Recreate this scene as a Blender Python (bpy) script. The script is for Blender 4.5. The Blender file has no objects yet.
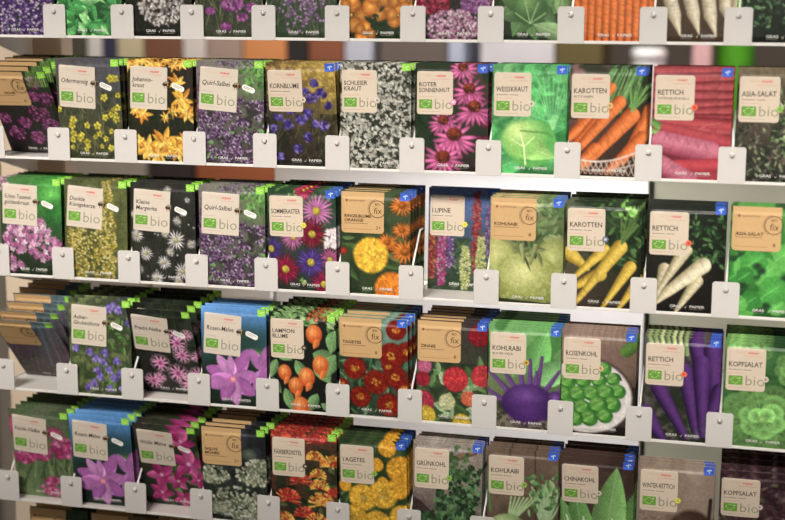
import bpy, math, random
import numpy as np
from mathutils import Matrix, Vector

sc = bpy.context.scene
col = sc.collection
R = math.radians

# ------------------------------------------------------------------ helpers
def s2l(c):
    c = np.clip(np.asarray(c, float) / 255.0, 0, 1)
    return np.where(c <= 0.04045, c / 12.92, ((c + 0.055) / 1.055) ** 2.4)

def lin(c):
    r = s2l(c)
    return (float(r[0]), float(r[1]), float(r[2]), 1.0)

def tag(o, label=None, cat=None, group=None, kind=None):
    if label: o['label'] = label
    if cat: o['category'] = cat
    if group: o['group'] = group
    if kind: o['kind'] = kind
    return o

def empty(name, loc=(0, 0, 0)):
    o = bpy.data.objects.new(name, None)
    o.empty_display_size = 0.02
    o.location = loc
    col.objects.link(o)
    return o

def link(name, me, parent=None, loc=(0, 0, 0)):
    o = bpy.data.objects.new(name, me)
    o.location = loc
    col.objects.link(o)
    if parent: o.parent = parent
    return o

# ------------------------------------------------------------------ materials
def new_mat(name):
    m = bpy.data.materials.new(name)
    m.use_nodes = True
    nt = m.node_tree
    return m, nt, nt.nodes['Principled BSDF']

def attr_mat(name, rough, nscale, bump, spec=0.4, vary=0.12):
    """printed paper: ink colour from the mesh, paper fibre and gloss from noise"""
    m, nt, b = new_mat(name)
    a = nt.nodes.new('ShaderNodeAttribute'); a.attribute_name = 'print'
    tc = nt.nodes.new('ShaderNodeTexCoord')
    n = nt.nodes.new('ShaderNodeTexNoise'); n.inputs['Scale'].default_value = nscale; n.inputs['Detail'].default_value = 3
    nt.links.new(tc.outputs['Object'], n.inputs['Vector'])
    mr = nt.nodes.new('ShaderNodeMapRange')
    mr.inputs['From Min'].default_value = .3; mr.inputs['From Max'].default_value = .7
    mr.inputs['To Min'].default_value = 1 - vary; mr.inputs['To Max'].default_value = 1 + vary
    nt.links.new(n.outputs['Fac'], mr.inputs['Value'])
    mx = nt.nodes.new('ShaderNodeVectorMath'); mx.operation = 'SCALE'
    nt.links.new(a.outputs['Color'], mx.inputs[0]); nt.links.new(mr.outputs['Result'], mx.inputs['Scale'])
    nt.links.new(mx.outputs['Vector'], b.inputs['Base Color'])
    b.inputs['Roughness'].default_value = rough
    b.inputs['Specular IOR Level'].default_value = spec
    bp = nt.nodes.new('ShaderNodeBump'); bp.inputs['Strength'].default_value = bump; bp.inputs['Distance'].default_value = .001
    n2 = nt.nodes.new('ShaderNodeTexNoise'); n2.inputs['Scale'].default_value = nscale * .12; n2.inputs['Detail'].default_value = 2
    nt.links.new(tc.outputs['Object'], n2.inputs['Vector'])
    nt.links.new(n2.outputs['Fac'], bp.inputs['Height']); nt.links.new(bp.outputs['Normal'], b.inputs['Normal'])
    return m

def plain(name, c, rough=.5, metal=0.0, nscale=40, vary=.06, bump=0.0, stretch=None):
    m, nt, b = new_mat(name)
    tc = nt.nodes.new('ShaderNodeTexCoord')
    n = nt.nodes.new('ShaderNodeTexNoise'); n.inputs['Scale'].default_value = nscale; n.inputs['Detail'].default_value = 4
    if stretch:
        mp = nt.nodes.new('ShaderNodeMapping'); mp.inputs['Scale'].default_value = stretch
        nt.links.new(tc.outputs['Object'], mp.inputs['Vector']); nt.links.new(mp.outputs['Vector'], n.inputs['Vector'])
    else:
        nt.links.new(tc.outputs['Object'], n.inputs['Vector'])
    r = nt.nodes.new('ShaderNodeValToRGB')
    l = s2l(c)
    r.color_ramp.elements[0].position = .3; r.color_ramp.elements[1].position = .7
    r.color_ramp.elements[0].color = (*[float(x) * (1 - vary) for x in l], 1)
    r.color_ramp.elements[1].color = (*[min(1, float(x) * (1 + vary)) for x in l], 1)
    nt.links.new(n.outputs['Fac'], r.inputs['Fac']); nt.links.new(r.outputs['Color'], b.inputs['Base Color'])
    b.inputs['Roughness'].default_value = rough; b.inputs['Metallic'].default_value = metal
    if bump:
        bp = nt.nodes.new('ShaderNodeBump'); bp.inputs['Strength'].default_value = bump; bp.inputs['Distance'].default_value = .002
        nt.links.new(n.outputs['Fac'], bp.inputs['Height']); nt.links.new(bp.outputs['Normal'], b.inputs['Normal'])
    return m

M_PRINT = attr_mat('printed_paper', .40, 900, .35, .25, .10)
M_LABEL = attr_mat('label_paper', .6, 1400, .2, .25, .05)
M_TAG = plain('tag_plastic', (206, 202, 197), .38, 0, 60, .02)
M_STEEL = plain('cream_enamelled_steel', (226, 222, 216), .35, 0, 30, .03)
M_WIRE = plain('white_coated_wire', (240, 238, 234), .3, 0, 80, .02)
M_POST = plain('beige_enamelled_steel', (196, 178, 156), .5, 0, 14, .08)
M_DARK = plain('dark_slot', (22, 19, 17), .7, 0, 40, .1)

# ------------------------------------------------------------------ the painter (packet artwork)
PW, PH, SS = 86.0, 124.0, 2      # packet size in mm, samples per mm
rng = np.random.default_rng(7)
rnd = random.Random(11)

def vnoise(h, w, cells_y, cells_x, g):
    a = g.random((cells_y + 2, cells_x + 2))
    y = np.linspace(0, cells_y, h); x = np.linspace(0, cells_x, w)
    iy = np.minimum(y.astype(int), cells_y); ix = np.minimum(x.astype(int), cells_x)
    fy = (y - iy)[:, None]; fx = (x - ix)[None, :]
    fy = fy * fy * (3 - 2 * fy); fx = fx * fx * (3 - 2 * fx)
    A = a[np.ix_(iy, ix)]; B = a[np.ix_(iy, ix + 1)]; C = a[np.ix_(iy + 1, ix)]; D = a[np.ix_(iy + 1, ix + 1)]
    return (A * (1 - fx) + B * fx) * (1 - fy) + (C * (1 - fx) + D * fx) * fy

class Art:
    def __init__(s, seed, tl, tr=None, bl=None, br=None):
        s.w = int(PW * SS); s.h = int(PH * SS); s.grit = .42; s.dim = 1.0
        s.g = np.random.default_rng(seed); s.r = random.Random(seed)
        tr = tr or tl; bl = bl or tl; br = br or bl
        y = np.linspace(0, 1, s.h)[:, None, None]; x = np.linspace(0, 1, s.w)[None, :, None]
        tl, tr, bl, br = [np.array(c, float) for c in (tl, tr, bl, br)]
        s.img = (tl * (1 - x) + tr * x) * (1 - y) + (bl * (1 - x) + br * x) * y
        s.X = (np.arange(s.w) + .5) / SS; s.Y = (np.arange(s.h) + .5) / SS
    def box(s, x0, y0, x1, y1):
        a = max(0, int(x0 * SS)); b = min(s.w, int(x1 * SS) + 2); c = max(0, int(y0 * SS)); d = min(s.h, int(y1 * SS) + 2)
        if a >= b or c >= d: return None
        return (slice(c, d), slice(a, b)), s.X[a:b][None, :], s.Y[c:d][:, None]
    def mix(s, sl, al, colr):
        al = np.clip(al, 0, 1)[..., None]
        s.img[sl] = s.img[sl] * (1 - al) + colr * al
    def mottle(s, c, cells, lo=.5, hi=.7, a=1.0, y0=0, y1=PH):
        """soft irregular patches of a second colour"""
        n = .65 * vnoise(s.h, s.w, int(cells * 1.44), cells, s.g) + .35 * vnoise(s.h, s.w, int(cells * 3), cells * 2, s.g)
        al = np.clip((n - lo) / (hi - lo), 0, 1) * a
        al = al * ((s.Y >= y0) & (s.Y <= y1))[:, None]
        s.mix((slice(None), slice(None)), al, np.array(c, float))
    def blob(s, x, y, rx, ry=None, ang=0, c0=(255, 255, 255), c1=None, soft=.25, a=1.0, hl=(0, 0)):
        ry = ry or rx; c1 = c1 or c0; m = max(rx, ry) * 1.1 + .5
        t = s.box(x - m, y - m, x + m, y + m)
        if not t: return
        sl, X, Y = t
        ca, sa = math.cos(R(ang)), math.sin(R(ang))
        dx, dy = X - x, Y - y
        u = (dx * ca + dy * sa) / rx; v = (-dx * sa + dy * ca) / ry
        d = np.sqrt(u * u + v * v)
        al = np.clip((1 + soft * .5 - d) / soft, 0, 1) * a
        dd = np.clip(np.sqrt((u - hl[0]) ** 2 + (v - hl[1]) ** 2), 0, 1)[..., None]
        s.mix(sl, al, np.array(c0, float) * (1 - dd) + np.array(c1, float) * dd)
    def leaf(s, x, y, l, w, ang, c, cv=None, pt=1.0):
        """leaf from its base (x,y) along ang, pointed, with a midrib"""
        ca, sa = math.cos(R(ang)), math.sin(R(ang))
        ex, ey = x + l * ca, y + l * sa
        t = s.box(min(x, ex) - w, min(y, ey) - w, max(x, ex) + w, max(y, ey) + w)
        if not t: return
        sl, X, Y = t
        dx, dy = X - x, Y - y
        u = (dx * ca + dy * sa) / l; v = -dx * sa + dy * ca
        half = w * .5 * np.sin(np.pi * np.clip(u, 0, 1) ** .8) ** pt
        al = np.clip((half - np.abs(v)) / .5 + .3, 0, 1) * ((u > 0) & (u < 1))
        sh = np.clip(.5 + v / (w + .01), 0, 1)[..., None]
        c = np.array(c, float)
        colr = c * (.75 + .45 * sh)
        if cv is not None:
            k = np.clip(1 - np.abs(v) / .6, 0, 1)[..., None] * .7
            k = np.maximum(k, (np.clip(np.sin(u * l * 1.3 - np.abs(v) * 1.2), 0, 1) ** 6)[..., None] * .3)
            colr = colr * (1 - k) + np.array(cv, float) * k
        s.mix(sl, al, colr)
    def cone(s, x0, y0, x1, y1, r0, r1, c, ce=None, rings=0, a=1.0, hl=-.3, pw=1.0, tip=None):
        """tapered round body (root, stem, petal): lit along one side, dark to the edge"""
        m = max(r0, r1) + 1
        t = s.box(min(x0, x1) - m, min(y0, y1) - m, max(x0, x1) + m, max(y0, y1) + m)
        if not t: return
        sl, X, Y = t
        L = math.hypot(x1 - x0, y1 - y0) + 1e-6
        ux, uy = (x1 - x0) / L, (y1 - y0) / L
        dx, dy = X - x0, Y - y0
        q = np.clip((dx * ux + dy * uy) / L, 0, 1)
        px, py = dx - q * L * ux, dy - q * L * uy
        d = np.sqrt(px * px + py * py)
        sd = -dx * uy + dy * ux
        r = r0 + (r1 - r0) * q ** pw
        al = np.clip((r - d) / .6 + .5, 0, 1) * a
        e = np.clip(np.abs(sd / np.maximum(r, .1) - hl) / 1.25, 0, 1)[..., None] ** 1.6
        c = np.array(c, float); ce = np.array(ce if ce is not None else c * .6, float)
        colr = c * (1 - e) + ce * e
        if tip is not None:
            qq = (np.clip(q, 0, 1) ** 2)[..., None]; colr = colr * (1 - qq) + np.array(tip, float) * qq
        if rings:
            k = (np.clip(np.sin(q * L / rings * 6.28 + np.sin(q * 31) * 1.6 + sd * .2), 0, 1) ** 8 * (sd * hl > -.4 * r))[..., None] * .13
            colr = colr * (1 - k)
        s.mix(sl, al, colr)
    def line(s, pts, w, c, a=1.0):
        for (x0, y0), (x1, y1) in zip(pts[:-1], pts[1:]):
            s.cone(x0, y0, x1, y1, w, w, c, c, a=a)
    def daisy(s, x, y, r, n, c, ci=None, cc=(240, 200, 40), rc=.28, w=.9, sq=1.0, ang=None, jit=.1, drop=0):
        ci = ci or c; a0 = s.r.random() * 360 if ang is None else ang
        order = list(range(n)); s.r.shuffle(order)
        for k in order:
            an = a0 + 360 * k / n + s.r.uniform(-1, 1) * 40 / n
            rr = r * s.r.uniform(1 - jit, 1 + jit); pw = w * 3.1416 * r / n
            dx, dy = math.cos(R(an)), math.sin(R(an)) * sq
            f = s.r.uniform(.82, 1.12)
            mid = .58
            s.blob(x + dx * rr * mid, y + dy * rr * mid + drop * abs(dx) * r, rr * .46, pw * .62,
                   math.degrees(math.atan2(dy + drop * abs(dx), dx)), [min(255, v * f) for v in c], [v * f * .78 for v in ci], .35)
        if cc is not None:
            s.blob(x, y, r * rc, r * rc * (.5 + .5 * sq), 0, cc, [v * .6 for v in cc], .3, hl=(-.2, -.3))
    def rosette(s, x, y, r, c, cd, n=40, cc=None):
        """a many-petalled double flower"""
        s.blob(x, y, r, r, 0, c, cd, .2)
        for ring in range(5, 0, -1):
            rr = r * ring / 5.0
            m = int(6 + ring * 4)
            for k in range(m):
                an = 6.283 * k / m + s.r.random() * .4
                f = s.r.uniform(.8, 1.12)
                s.blob(x + math.cos(an) * rr * .86, y + math.sin(an) * rr * .86, r * .15, r * .09, math.degrees(an),
                       [min(255, v * f) for v in c], [v * f for v in cd], .5)
        if cc: s.blob(x, y, r * .25, r * .25, 0, cc, cd, .6)
    def scatter(s, n, x0, y0, x1, y1, fn):
        for _ in range(n): fn(s.r.uniform(x0, x1), s.r.uniform(y0, y1))
    def gauss(s, n, x, y, sx, sy, fn):
        for _ in range(n): fn(s.r.gauss(x, sx), s.r.gauss(y, sy))
    def florets(s, pts_n, x, y, sx, sy, r, cols, ell=True):
        """a flower head of many small florets"""
        for _ in range(pts_n):
            an = s.r.random() * 6.283; q = math.sqrt(s.r.random())
            c = s.r.choice(cols)
            s.blob(x + math.cos(an) * q * sx, y + math.sin(an) * q * sy, r * s.r.uniform(.6, 1.2), r * s.r.uniform(.45, .9),
                   s.r.random() * 180, c, [v * .72 for v in c], .5)
    def spike(s, x, y0, y1, w, cols, n=90, tilt=0):
        for k in range(n):
            q = k / n
            ww = w * (.25 + .75 * math.sin(math.pi * min(1, .12 + q * .75)))
            c = s.r.choice(cols)
            s.blob(x + tilt * q + s.r.uniform(-ww, ww), y0 + (y1 - y0) * q, 2.0, 1.4, s.r.uniform(-40, 40), c, [v * .65 for v in c], .5)
    def grass(s, n, x0, y0, x1, y1, cols, l=30, w=.5, spread=25):
        for _ in range(n):
            x, y = s.r.uniform(x0, x1), s.r.uniform(y0, y1); an = -90 + s.r.gauss(0, spread); L = l * s.r.uniform(.5, 1.2)
            c = s.r.choice(cols)
            s.cone(x, y, x + L * math.cos(R(an)), y + L * math.sin(R(an)), w, w * .4, c, [v * .8 for v in c], a=.85)
    def foliage(s, n, x0, y0, x1, y1, cols, l=9, w=4, vein=True):
        for _ in range(n):
            c = s.r.choice(cols)
            s.leaf(s.r.uniform(x0, x1), s.r.uniform(y0, y1), l * s.r.uniform(.6, 1.3), w * s.r.uniform(.6, 1.2), s.r.random() * 360,
                   c, [min(255, v * 1.25) for v in c] if vein else None)
    def result(s):
        # print: muted inks, lively small-scale detail
        im = s.img
        lum = im @ np.array((.3, .59, .11)); im = lum[..., None] * .2 + im * .8
        n = (vnoise(s.h, s.w, 62, 43, s.g) - .5) * .5 + (vnoise(s.h, s.w, 110, 76, s.g) - .5) * .5 + (vnoise(s.h, s.w, 20, 14, s.g) - .5) * .3
        im = 266 * (np.clip(im, 0, 255) / 255) ** 1.17
        im = np.clip(im * s.dim * (1 + n[..., None] * s.grit) , 0, 255)
        im = im.reshape(s.h // SS, SS, s.w // SS, SS, 3).mean((1, 3))
        return s2l(im)

# ------------------------------------------------------------------ the artwork of each kind of packet
GRN = [(62, 110, 48), (84, 136, 60), (44, 84, 38), (104, 150, 76)]
DGR = [(34, 56, 30), (46, 74, 38), (28, 44, 26), (60, 88, 46)]

# top shelf -----------------------------------------------------------
def a_violet_spikes(i):
    s = Art(i, (70, 62, 90), None, (46, 38, 60)); s.grass(60, 0, 30, 86, 124, GRN, 40)
    for x in range(4, 90, 9): s.spike(x + s.r.uniform(-3, 3), 40 + s.r.uniform(-20, 20), 124, 5, [(112, 66, 166), (140, 90, 190), (196, 170, 214), (86, 46, 130), (236, 222, 236)], 90)
    return s
def a_herb_leaves(i):
    s = Art(i, (60, 120, 60), None, (34, 84, 44))
    s.foliage(190, -5, 0, 86, 124, [(74, 160, 84), (110, 190, 110), (52, 122, 62), (140, 206, 130)], 24, 9); return s
def a_white_umbel(i):
    s = Art(i, (44, 46, 36), None, (34, 36, 28)); s.grass(30, 0, 60, 86, 124, [(60, 66, 44)], 60)
    s.florets(420, 48, 84, 30, 26, 2.4, [(226, 220, 214), (190, 180, 176), (240, 236, 230), (150, 136, 134), (96, 88, 82)]); return s
def a_grass_thistle(i):
    s = Art(i, (60, 66, 48), None, (66, 74, 54)); s.grass(150, 0, 40, 86, 124, [(96, 108, 66), (128, 130, 90), (54, 64, 40), (150, 148, 112)], 44, .5)
    for x, y, r in ((48, 84, 14), (60, 99, 6), (40, 110, 6), (20, 92, 5), (72, 88, 7)):
        s.florets(90, x, y, r, r * .6, 2.2, [(176, 84, 170), (206, 120, 196), (134, 60, 130)])
    return s
def a_mauve_meadow(i):
    s = Art(i, (70, 86, 66), None, (56, 74, 50)); s.grass(140, 0, 30, 86, 124, [(92, 122, 80), (56, 84, 52), (120, 140, 104)], 36)
    s.gauss(170, 44, 84, 24, 16, lambda x, y: s.blob(x, y, 2.4, 1.6, s.r.random() * 180, s.r.choice([(168, 124, 176), (196, 164, 200), (130, 92, 140), (206, 190, 206)]), (110, 80, 116), .5))
    return s
def a_orange_poppies(i):
    s = Art(i, (40, 60, 36), None, (34, 56, 30)); s.grit = .22; s.foliage(60, 0, 60, 86, 124, DGR, 10, 4)
    for x, y, r in ((14, 96, 21), (48, 84, 20), (70, 96, 15), (30, 116, 13), (60, 72, 18), (8, 76, 14), (82, 80, 12)):
        s.daisy(x, y, r, 5, (252, 182, 76), (240, 130, 40), (252, 206, 110), .1, 1.3)
    s.foliage(16, 36, 92, 48, 112, [(40, 62, 34)], 8, 4); s.foliage(14, 62, 110, 84, 122, [(44, 70, 36)], 8, 4); return s
def a_pink_yarrow(i):
    s = Art(i, (60, 44, 44), None, (40, 40, 34)); s.foliage(40, 0, 90, 86, 124, DGR, 10, 4)
    s.florets(160, 20, 84, 20, 10, 2.2, [(190, 40, 76), (214, 80, 110), (140, 24, 52)])
    s.florets(130, 70, 82, 18, 11, 2.2, [(150, 80, 150), (190, 130, 190)])
    s.florets(420, 44, 108, 32, 19, 2.0, [(226, 180, 206), (244, 214, 228), (200, 140, 176), (170, 104, 144)]); return s
def a_dark_cabbage(i):
    s = Art(i, (74, 104, 62), None, (40, 56, 36)); s.grit = .22
    for an in range(0, 360, 40): s.leaf(42, 84, 40, 26, an, (92, 132, 78), (170, 196, 140))
    s.blob(42, 88, 20, 18, 0, (126, 168, 100), (66, 106, 58), .2, hl=(-.2, -.4))
    for an in (200, 250, 300, 340): s.line([(42, 104), (42 + 18 * math.cos(R(an)), 100 + 22 * math.sin(R(an)))], .5, (170, 200, 140))
    s.leaf(88, 120, 46, 20, 200, (134, 170, 116), (200, 216, 170)); s.leaf(74, 60, 50, 18, 80, (120, 156, 96), (190, 206, 150)); return s
def a_carrot_bunch(i):
    s = Art(i, (92, 84, 50), None, (120, 52, 24)); s.grit = .22
    for k in range(11): s.cone(4 + k * 8, 30 + s.r.uniform(-6, 6), 3 + k * 8.2, 128, 5.4, 3.4, (240, 134, 62), (178, 76, 26), rings=7)
    return s
def a_white_icicles(i):
    s = Art(i, (110, 92, 66), None, (78, 60, 42)); s.grit = .22
    for x, x2, y2 in ((8, 24, 116), (30, 44, 114), (52, 62, 116), (72, 78, 108), (88, 90, 118)):
        s.cone(x, 54, x2 - 4, y2 - 22, 8, 7, (226, 216, 190), (150, 134, 104), rings=9); s.cone(x2 - 4, y2 - 22, x2 + 3, y2, 7, .6, (222, 212, 186), (150, 134, 104))
    return s
def a_frilly_herb(i):
    s = Art(i, (54, 80, 50), None, (30, 36, 28)); s.foliage(260, -4, 30, 80, 108, [(80, 118, 76), (110, 146, 100), (50, 78, 48), (34, 52, 34)], 7, 3); return s

# second shelf --------------------------------------------------------
def a_purple_chives(i):
    s = Art(i, (70, 60, 60), (60, 84, 50), (40, 28, 36)); s.grass(70, 0, 40, 86, 124, [(54, 74, 44), (40, 50, 34), (76, 50, 60)], 40)
    for x, y, r in ((66, 16, 10), (76, 40, 10), (58, 36, 9), (60, 62, 14), (36, 76, 9), (72, 80, 12), (20, 92, 11), (48, 98, 10), (10, 70, 8), (78, 104, 8)):
        s.florets(80, x, y, r, r * .9, 2.2, [(176, 84, 150), (140, 60, 116), (104, 40, 84), (206, 120, 176)])
    for k in range(11): s.line([(60 + k * 2.4, 0), (58 + k * 2.6, 22)], .5, s.r.choice([(120, 180, 80), (160, 206, 110)]))
    return s
def a_yellow_agrimony(i):
    s = Art(i, (96, 92, 88), (90, 90, 104), (70, 72, 44), (66, 68, 44)); s.mottle((60, 66, 44), 9, .4, .6, .7, 40)
    s.grass(110, 0, 60, 86, 124, [(110, 116, 66), (84, 92, 50), (140, 140, 96)], 34, .5, 45)
    for _ in range(34):
        x = s.r.uniform(2, 84); y = s.r.uniform(44, 116) if x < 60 else s.r.uniform(24, 116)
        s.daisy(x, y, s.r.uniform(3, 5.2), 5, (232, 222, 84), (206, 190, 50), (190, 170, 40), .3, 1.0)
    return s
def a_st_johns_wort(i):
    s = Art(i, (70, 60, 34), (48, 40, 26), (44, 44, 26)); s.mottle((34, 44, 26), 7, .4, .6, .8, 50, 92)
    def star(x, y, r, n=7):
        for k in range(n): s.leaf(x, y, r * s.r.uniform(.8, 1.15), r * .36, 360 * k / n + s.r.uniform(-12, 12), s.r.choice([(228, 170, 56), (206, 134, 40), (240, 196, 84)]), None)
        for k in range(8): s.line([(x, y), (x + r * .4 * math.cos(k * .8), y + r * .4 * math.sin(k * .8))], .35, (250, 214, 110))
    for x in range(2, 86, 10): star(x, 3 + s.r.uniform(-3, 5), 10)
    for x, y, r in ((66, 28, 14), (72, 48, 18), (78, 64, 15), (60, 62, 11), (20, 66, 14), (10, 62, 9), (50, 70, 8)): star(x, y, r)
    s.grass(30, 30, 70, 80, 96, DGR, 18)
    for x, y, r in ((26, 108, 20), (48, 100, 22), (66, 108, 18), (40, 114, 17), (14, 100, 12), (74, 96, 12)): star(x, y, r, 9)
    return s
def a_mauve_sage(i):
    s = Art(i, (132, 122, 118), (110, 140, 86), (80, 72, 76)); s.mottle((52, 50, 50), 9, .5, .65, .8, 50)
    s.foliage(40, 60, 0, 86, 34, [(110, 166, 80), (90, 140, 66), (70, 110, 56)], 9, 5); s.foliage(34, 0, 70, 86, 122, [(110, 156, 90), (86, 132, 70), (64, 92, 56)], 9, 6)
    for _ in range(150):
        x, y = s.r.uniform(-2, 88), s.r.uniform(46, 124)
        s.florets(14, x, y, 5, 3.4, 1.5, [(152, 108, 162), (186, 152, 196), (112, 74, 122), (216, 196, 218), (84, 52, 90), (64, 40, 66)])
    s.florets(70, 50, 4, 30, 6, 1.6, [(160, 120, 170), (190, 160, 196), (110, 80, 120)]); s.florets(90, 6, 40, 6, 26, 1.6, [(160, 120, 170), (120, 84, 130), (80, 56, 84)]); return s
def a_cornflowers(i):
    s = Art(i, (108, 84, 56), (190, 160, 70), (44, 38, 44), (52, 46, 40)); s.mottle((212, 180, 86), 24, .5, .62, .6, 0, 46); s.mottle((40, 40, 34), 6, .4, .6, .7, 60)
    s.grass(60, 0, 60, 86, 124, [(98, 100, 70), (70, 80, 56), (120, 116, 80)], 36, .5, 35)
    for x, y, r in ((56, 42, 8), (68, 36, 7), (50, 60, 7), (42, 66, 8), (26, 74, 8), (14, 64, 6), (70, 74, 7), (50, 88, 7), (36, 102, 6), (12, 112, 7), (30, 56, 6), (60, 24, 5), (8, 78, 5), (76, 50, 4), (60, 72, 5), (48, 34, 5), (20, 50, 5)):
        s.florets(26, x, y, r * .8, r * .7, 2.6, [(114, 98, 196), (142, 126, 216), (88, 68, 164), (170, 146, 220), (70, 52, 136)])
    return s
def a_white_gypsophila(i):
    s = Art(i, (74, 78, 64), None, (56, 60, 48)); s.mottle((34, 38, 28), 12, .45, .6, .8); s.grass(120, 0, 10, 86, 124, [(96, 104, 76), (70, 78, 54)], 16, .35, 60)
    for _ in range(900):
        x, y = s.r.uniform(-2, 88), s.r.uniform(0, 126); r = s.r.uniform(.9, 1.7); f = s.r.uniform(.7, 1)
        for k in range(s.r.choice((3, 4, 5))): s.blob(x + s.r.uniform(-1.6, 1.6), y + s.r.uniform(-1.6, 1.6), r, r * .7, s.r.random() * 180, (244 * f, 242 * f, 232 * f), (186 * f, 184 * f, 168 * f), .5)
    return s
def a_coneflowers(i):
    s = Art(i, (66, 60, 50), (84, 70, 54), (44, 56, 36), (56, 34, 40)); s.grit = .22; s.mottle((34, 62, 34), 6, .45, .6, .7); s.foliage(20, 0, 70, 40, 110, [(46, 74, 44), (34, 58, 34)], 22, 8)
    for _ in range(12): s.blob(78 + s.r.uniform(-4, 8), 50 + s.r.uniform(0, 50), 5, 3, s.r.random() * 180, (150, 50, 84), (90, 30, 50), .6)
    for x, y, r, dr in ((56, 6, 17, .1), (64, 30, 20, .25), (70, 50, 22, .35), (34, 66, 18, .2), (47, 82, 25, .3), (34, 108, 24, .1)):
        s.daisy(x, y, r, 15, (238, 128, 184), (206, 82, 144), None, .3, .8, .8, drop=dr)
        s.blob(x, y - 2, r * .36, r * .3, 0, (178, 72, 40), (84, 30, 22), .25, hl=(-.2, -.5))
        s.florets(22, x, y - 2, r * .3, r * .24, 1.0, [(206, 104, 50), (120, 46, 28)])
    return s
def a_white_cabbage(i):
    s = Art(i, (140, 196, 130), (80, 176, 96), (44, 132, 66), (50, 140, 70)); s.grit = .22; s.mottle((40, 120, 60), 6, .5, .65, .5)
    for x, y, l, w, an in ((86, 20, 70, 34, 130), (40, -4, 60, 30, 60), (84, 70, 56, 30, 200), (78, 10, 64, 34, 95), (0, 66, 50, 22, 60), (86, 110, 60, 30, 190), (2, 118, 50, 24, -20)):
        s.leaf(x, y, l, w, an, (84, 186, 102), (170, 226, 160))
    for k in range(24): s.line([(84 - k * 2.2, 14 + k * 2), (70 - k * 2.4 + (k % 3) * 9, 34 + k * 1.9)], .3, (150, 214, 146), .5)
    s.mottle((130, 206, 130), 22, .55, .65, .4, 0, 66); s.mottle((40, 116, 58), 9, .55, .65, .5)
    for k in range(9): s.line([(70, 74), (54 + k * 4, 40 - abs(k - 4) * 2), (46 + k * 6, 8 + abs(k - 3) * 5)], .5, (164, 226, 160), .6)
    for k in range(7): s.line([(86, 100 + k * 3), (74 + k * 2, 84 + k * 5)], .4, (150, 214, 146), .6)
    s.blob(46, 88, 29, 27, -12, (206, 226, 140), (96, 178, 84), .12, hl=(-.25, -.35))
    s.leaf(20, 84, 58, 26, 20, (150, 206, 110), (226, 238, 176)); s.blob(34, 84, 22, 20, 20, (204, 226, 142), (140, 200, 100), .3, hl=(-.3, -.4))
    s.line([(40, 112), (38, 92), (34, 78)], .8, (230, 240, 180)); s.line([(38, 92), (50, 80)], .5, (226, 238, 176)); s.line([(38, 92), (24, 84)], .5, (226, 238, 176)); s.line([(34, 74), (64, 76), (70, 80)], .8, (90, 150, 70)); return s
def a_carrots_basket(i):
    s = Art(i, (150, 112, 110), (60, 64, 44), (80, 52, 34), (54, 34, 28)); s.grit = .22; s.mottle((44, 56, 36), 7, .4, .6, .8, 0, 60)
    for k in range(46): x = s.r.uniform(46, 84); s.line([(x, -2 + s.r.uniform(0, 10)), (x - 16 + s.r.uniform(-4, 4), 42 + s.r.uniform(-10, 12))], .7, s.r.choice([(110, 160, 90), (140, 184, 116), (66, 110, 56)]))
    for x0, y0, x1, y1, r in ((46, 24, 14, 60, 6), (20, 62, -4, 84, 7), (88, 48, 74, 96, 6), (34, 60, 0, 98, 7.5), (56, 40, 8, 96, 7.5), (84, 62, 62, 104, 7), (70, 54, 18, 110, 9), (82, 78, 44, 118, 7.5), (30, 92, 6, 116, 7)):
        s.cone(x0, y0, x1, y1, r, r * .6, (240, 134, 66), (170, 74, 26), rings=9)
    for k in range(20): s.line([(70, 50), (70 + s.r.uniform(-3, 18), 26 + s.r.uniform(-8, 10))], .7, s.r.choice([(120, 170, 90), (80, 124, 60)]))
    s.cone(8, 122, 66, 124, 6, 6, (96, 46, 26), (60, 30, 20), a=.6)
    for k in range(-4, 16):
        s.line([(k * 6, 98 + .012 * (k * 6 - 40) ** 2 * -.6 + 8), (k * 6 + 10, 126)], .55, (200, 184, 170)); s.line([(k * 6 + 10, 96 + 8), (k * 6, 126)], .55, (190, 172, 156))
    s.line([(x, 106 - .006 * (x - 30) ** 2 * .9) for x in range(0, 90, 6)], .9, (214, 200, 188)); s.line([(x, 116 - .004 * (x - 30) ** 2) for x in range(0, 90, 6)], .6, (200, 186, 172))
    s.cone(2, 128, 86, 130, 8, 8, (46, 30, 26)); return s
def a_pink_radishes(i):
    s = Art(i, (170, 60, 60), None, (120, 40, 60)); s.grit = .22
    for y in range(2, 70, 9): s.cone(96, y + s.r.uniform(-2, 2), -4, y + s.r.uniform(-2, 6), 6, 5, (196, 88, 92), (126, 38, 48), rings=13)
    for x0, y0, x1, y1, r in ((90, 62, 20, 58, 7), (86, 92, 30, 70, 9), (90, 84, 50, 74, 8)): s.cone(x0, y0, x1, y1, r, r * .7, (200, 82, 88), (126, 32, 44))
    s.line([(40, 76), (60, 62), (74, 60)], .6, (206, 110, 110)); s.cone(10, 66, 0, 60, 4, 4, (120, 170, 84), (70, 120, 50)); s.cone(14, 74, 0, 70, 2.4, 3, (150, 196, 110), (90, 140, 60))
    s.cone(16, 68, 88, 84, 7, 9, (196, 78, 86), (122, 34, 44)); s.cone(12, 82, 64, 92, 12, 12, (210, 124, 144), (150, 54, 80), rings=11)
    s.cone(30, 110, 90, 106, 9, 9, (204, 74, 84), (130, 30, 44)); s.cone(-4, 100, 50, 128, 12, 10, (206, 122, 144), (146, 54, 82), rings=9); s.cone(60, 122, 90, 124, 9, 9, (186, 70, 84), (120, 30, 44)); return s
def a_asia_frills(i):
    s = Art(i, (126, 112, 84), (116, 104, 78), (48, 46, 42)); s.mottle((44, 50, 40), 8, .45, .6, .9, 10)
    s.foliage(260, -4, 46, 88, 122, [(116, 124, 92), (140, 150, 112), (84, 96, 70), (100, 84, 78), (54, 60, 46)], 7, 3)
    s.foliage(90, 40, 20, 90, 90, [(136, 166, 108), (168, 190, 140), (96, 126, 76)], 9, 3); return s

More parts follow.
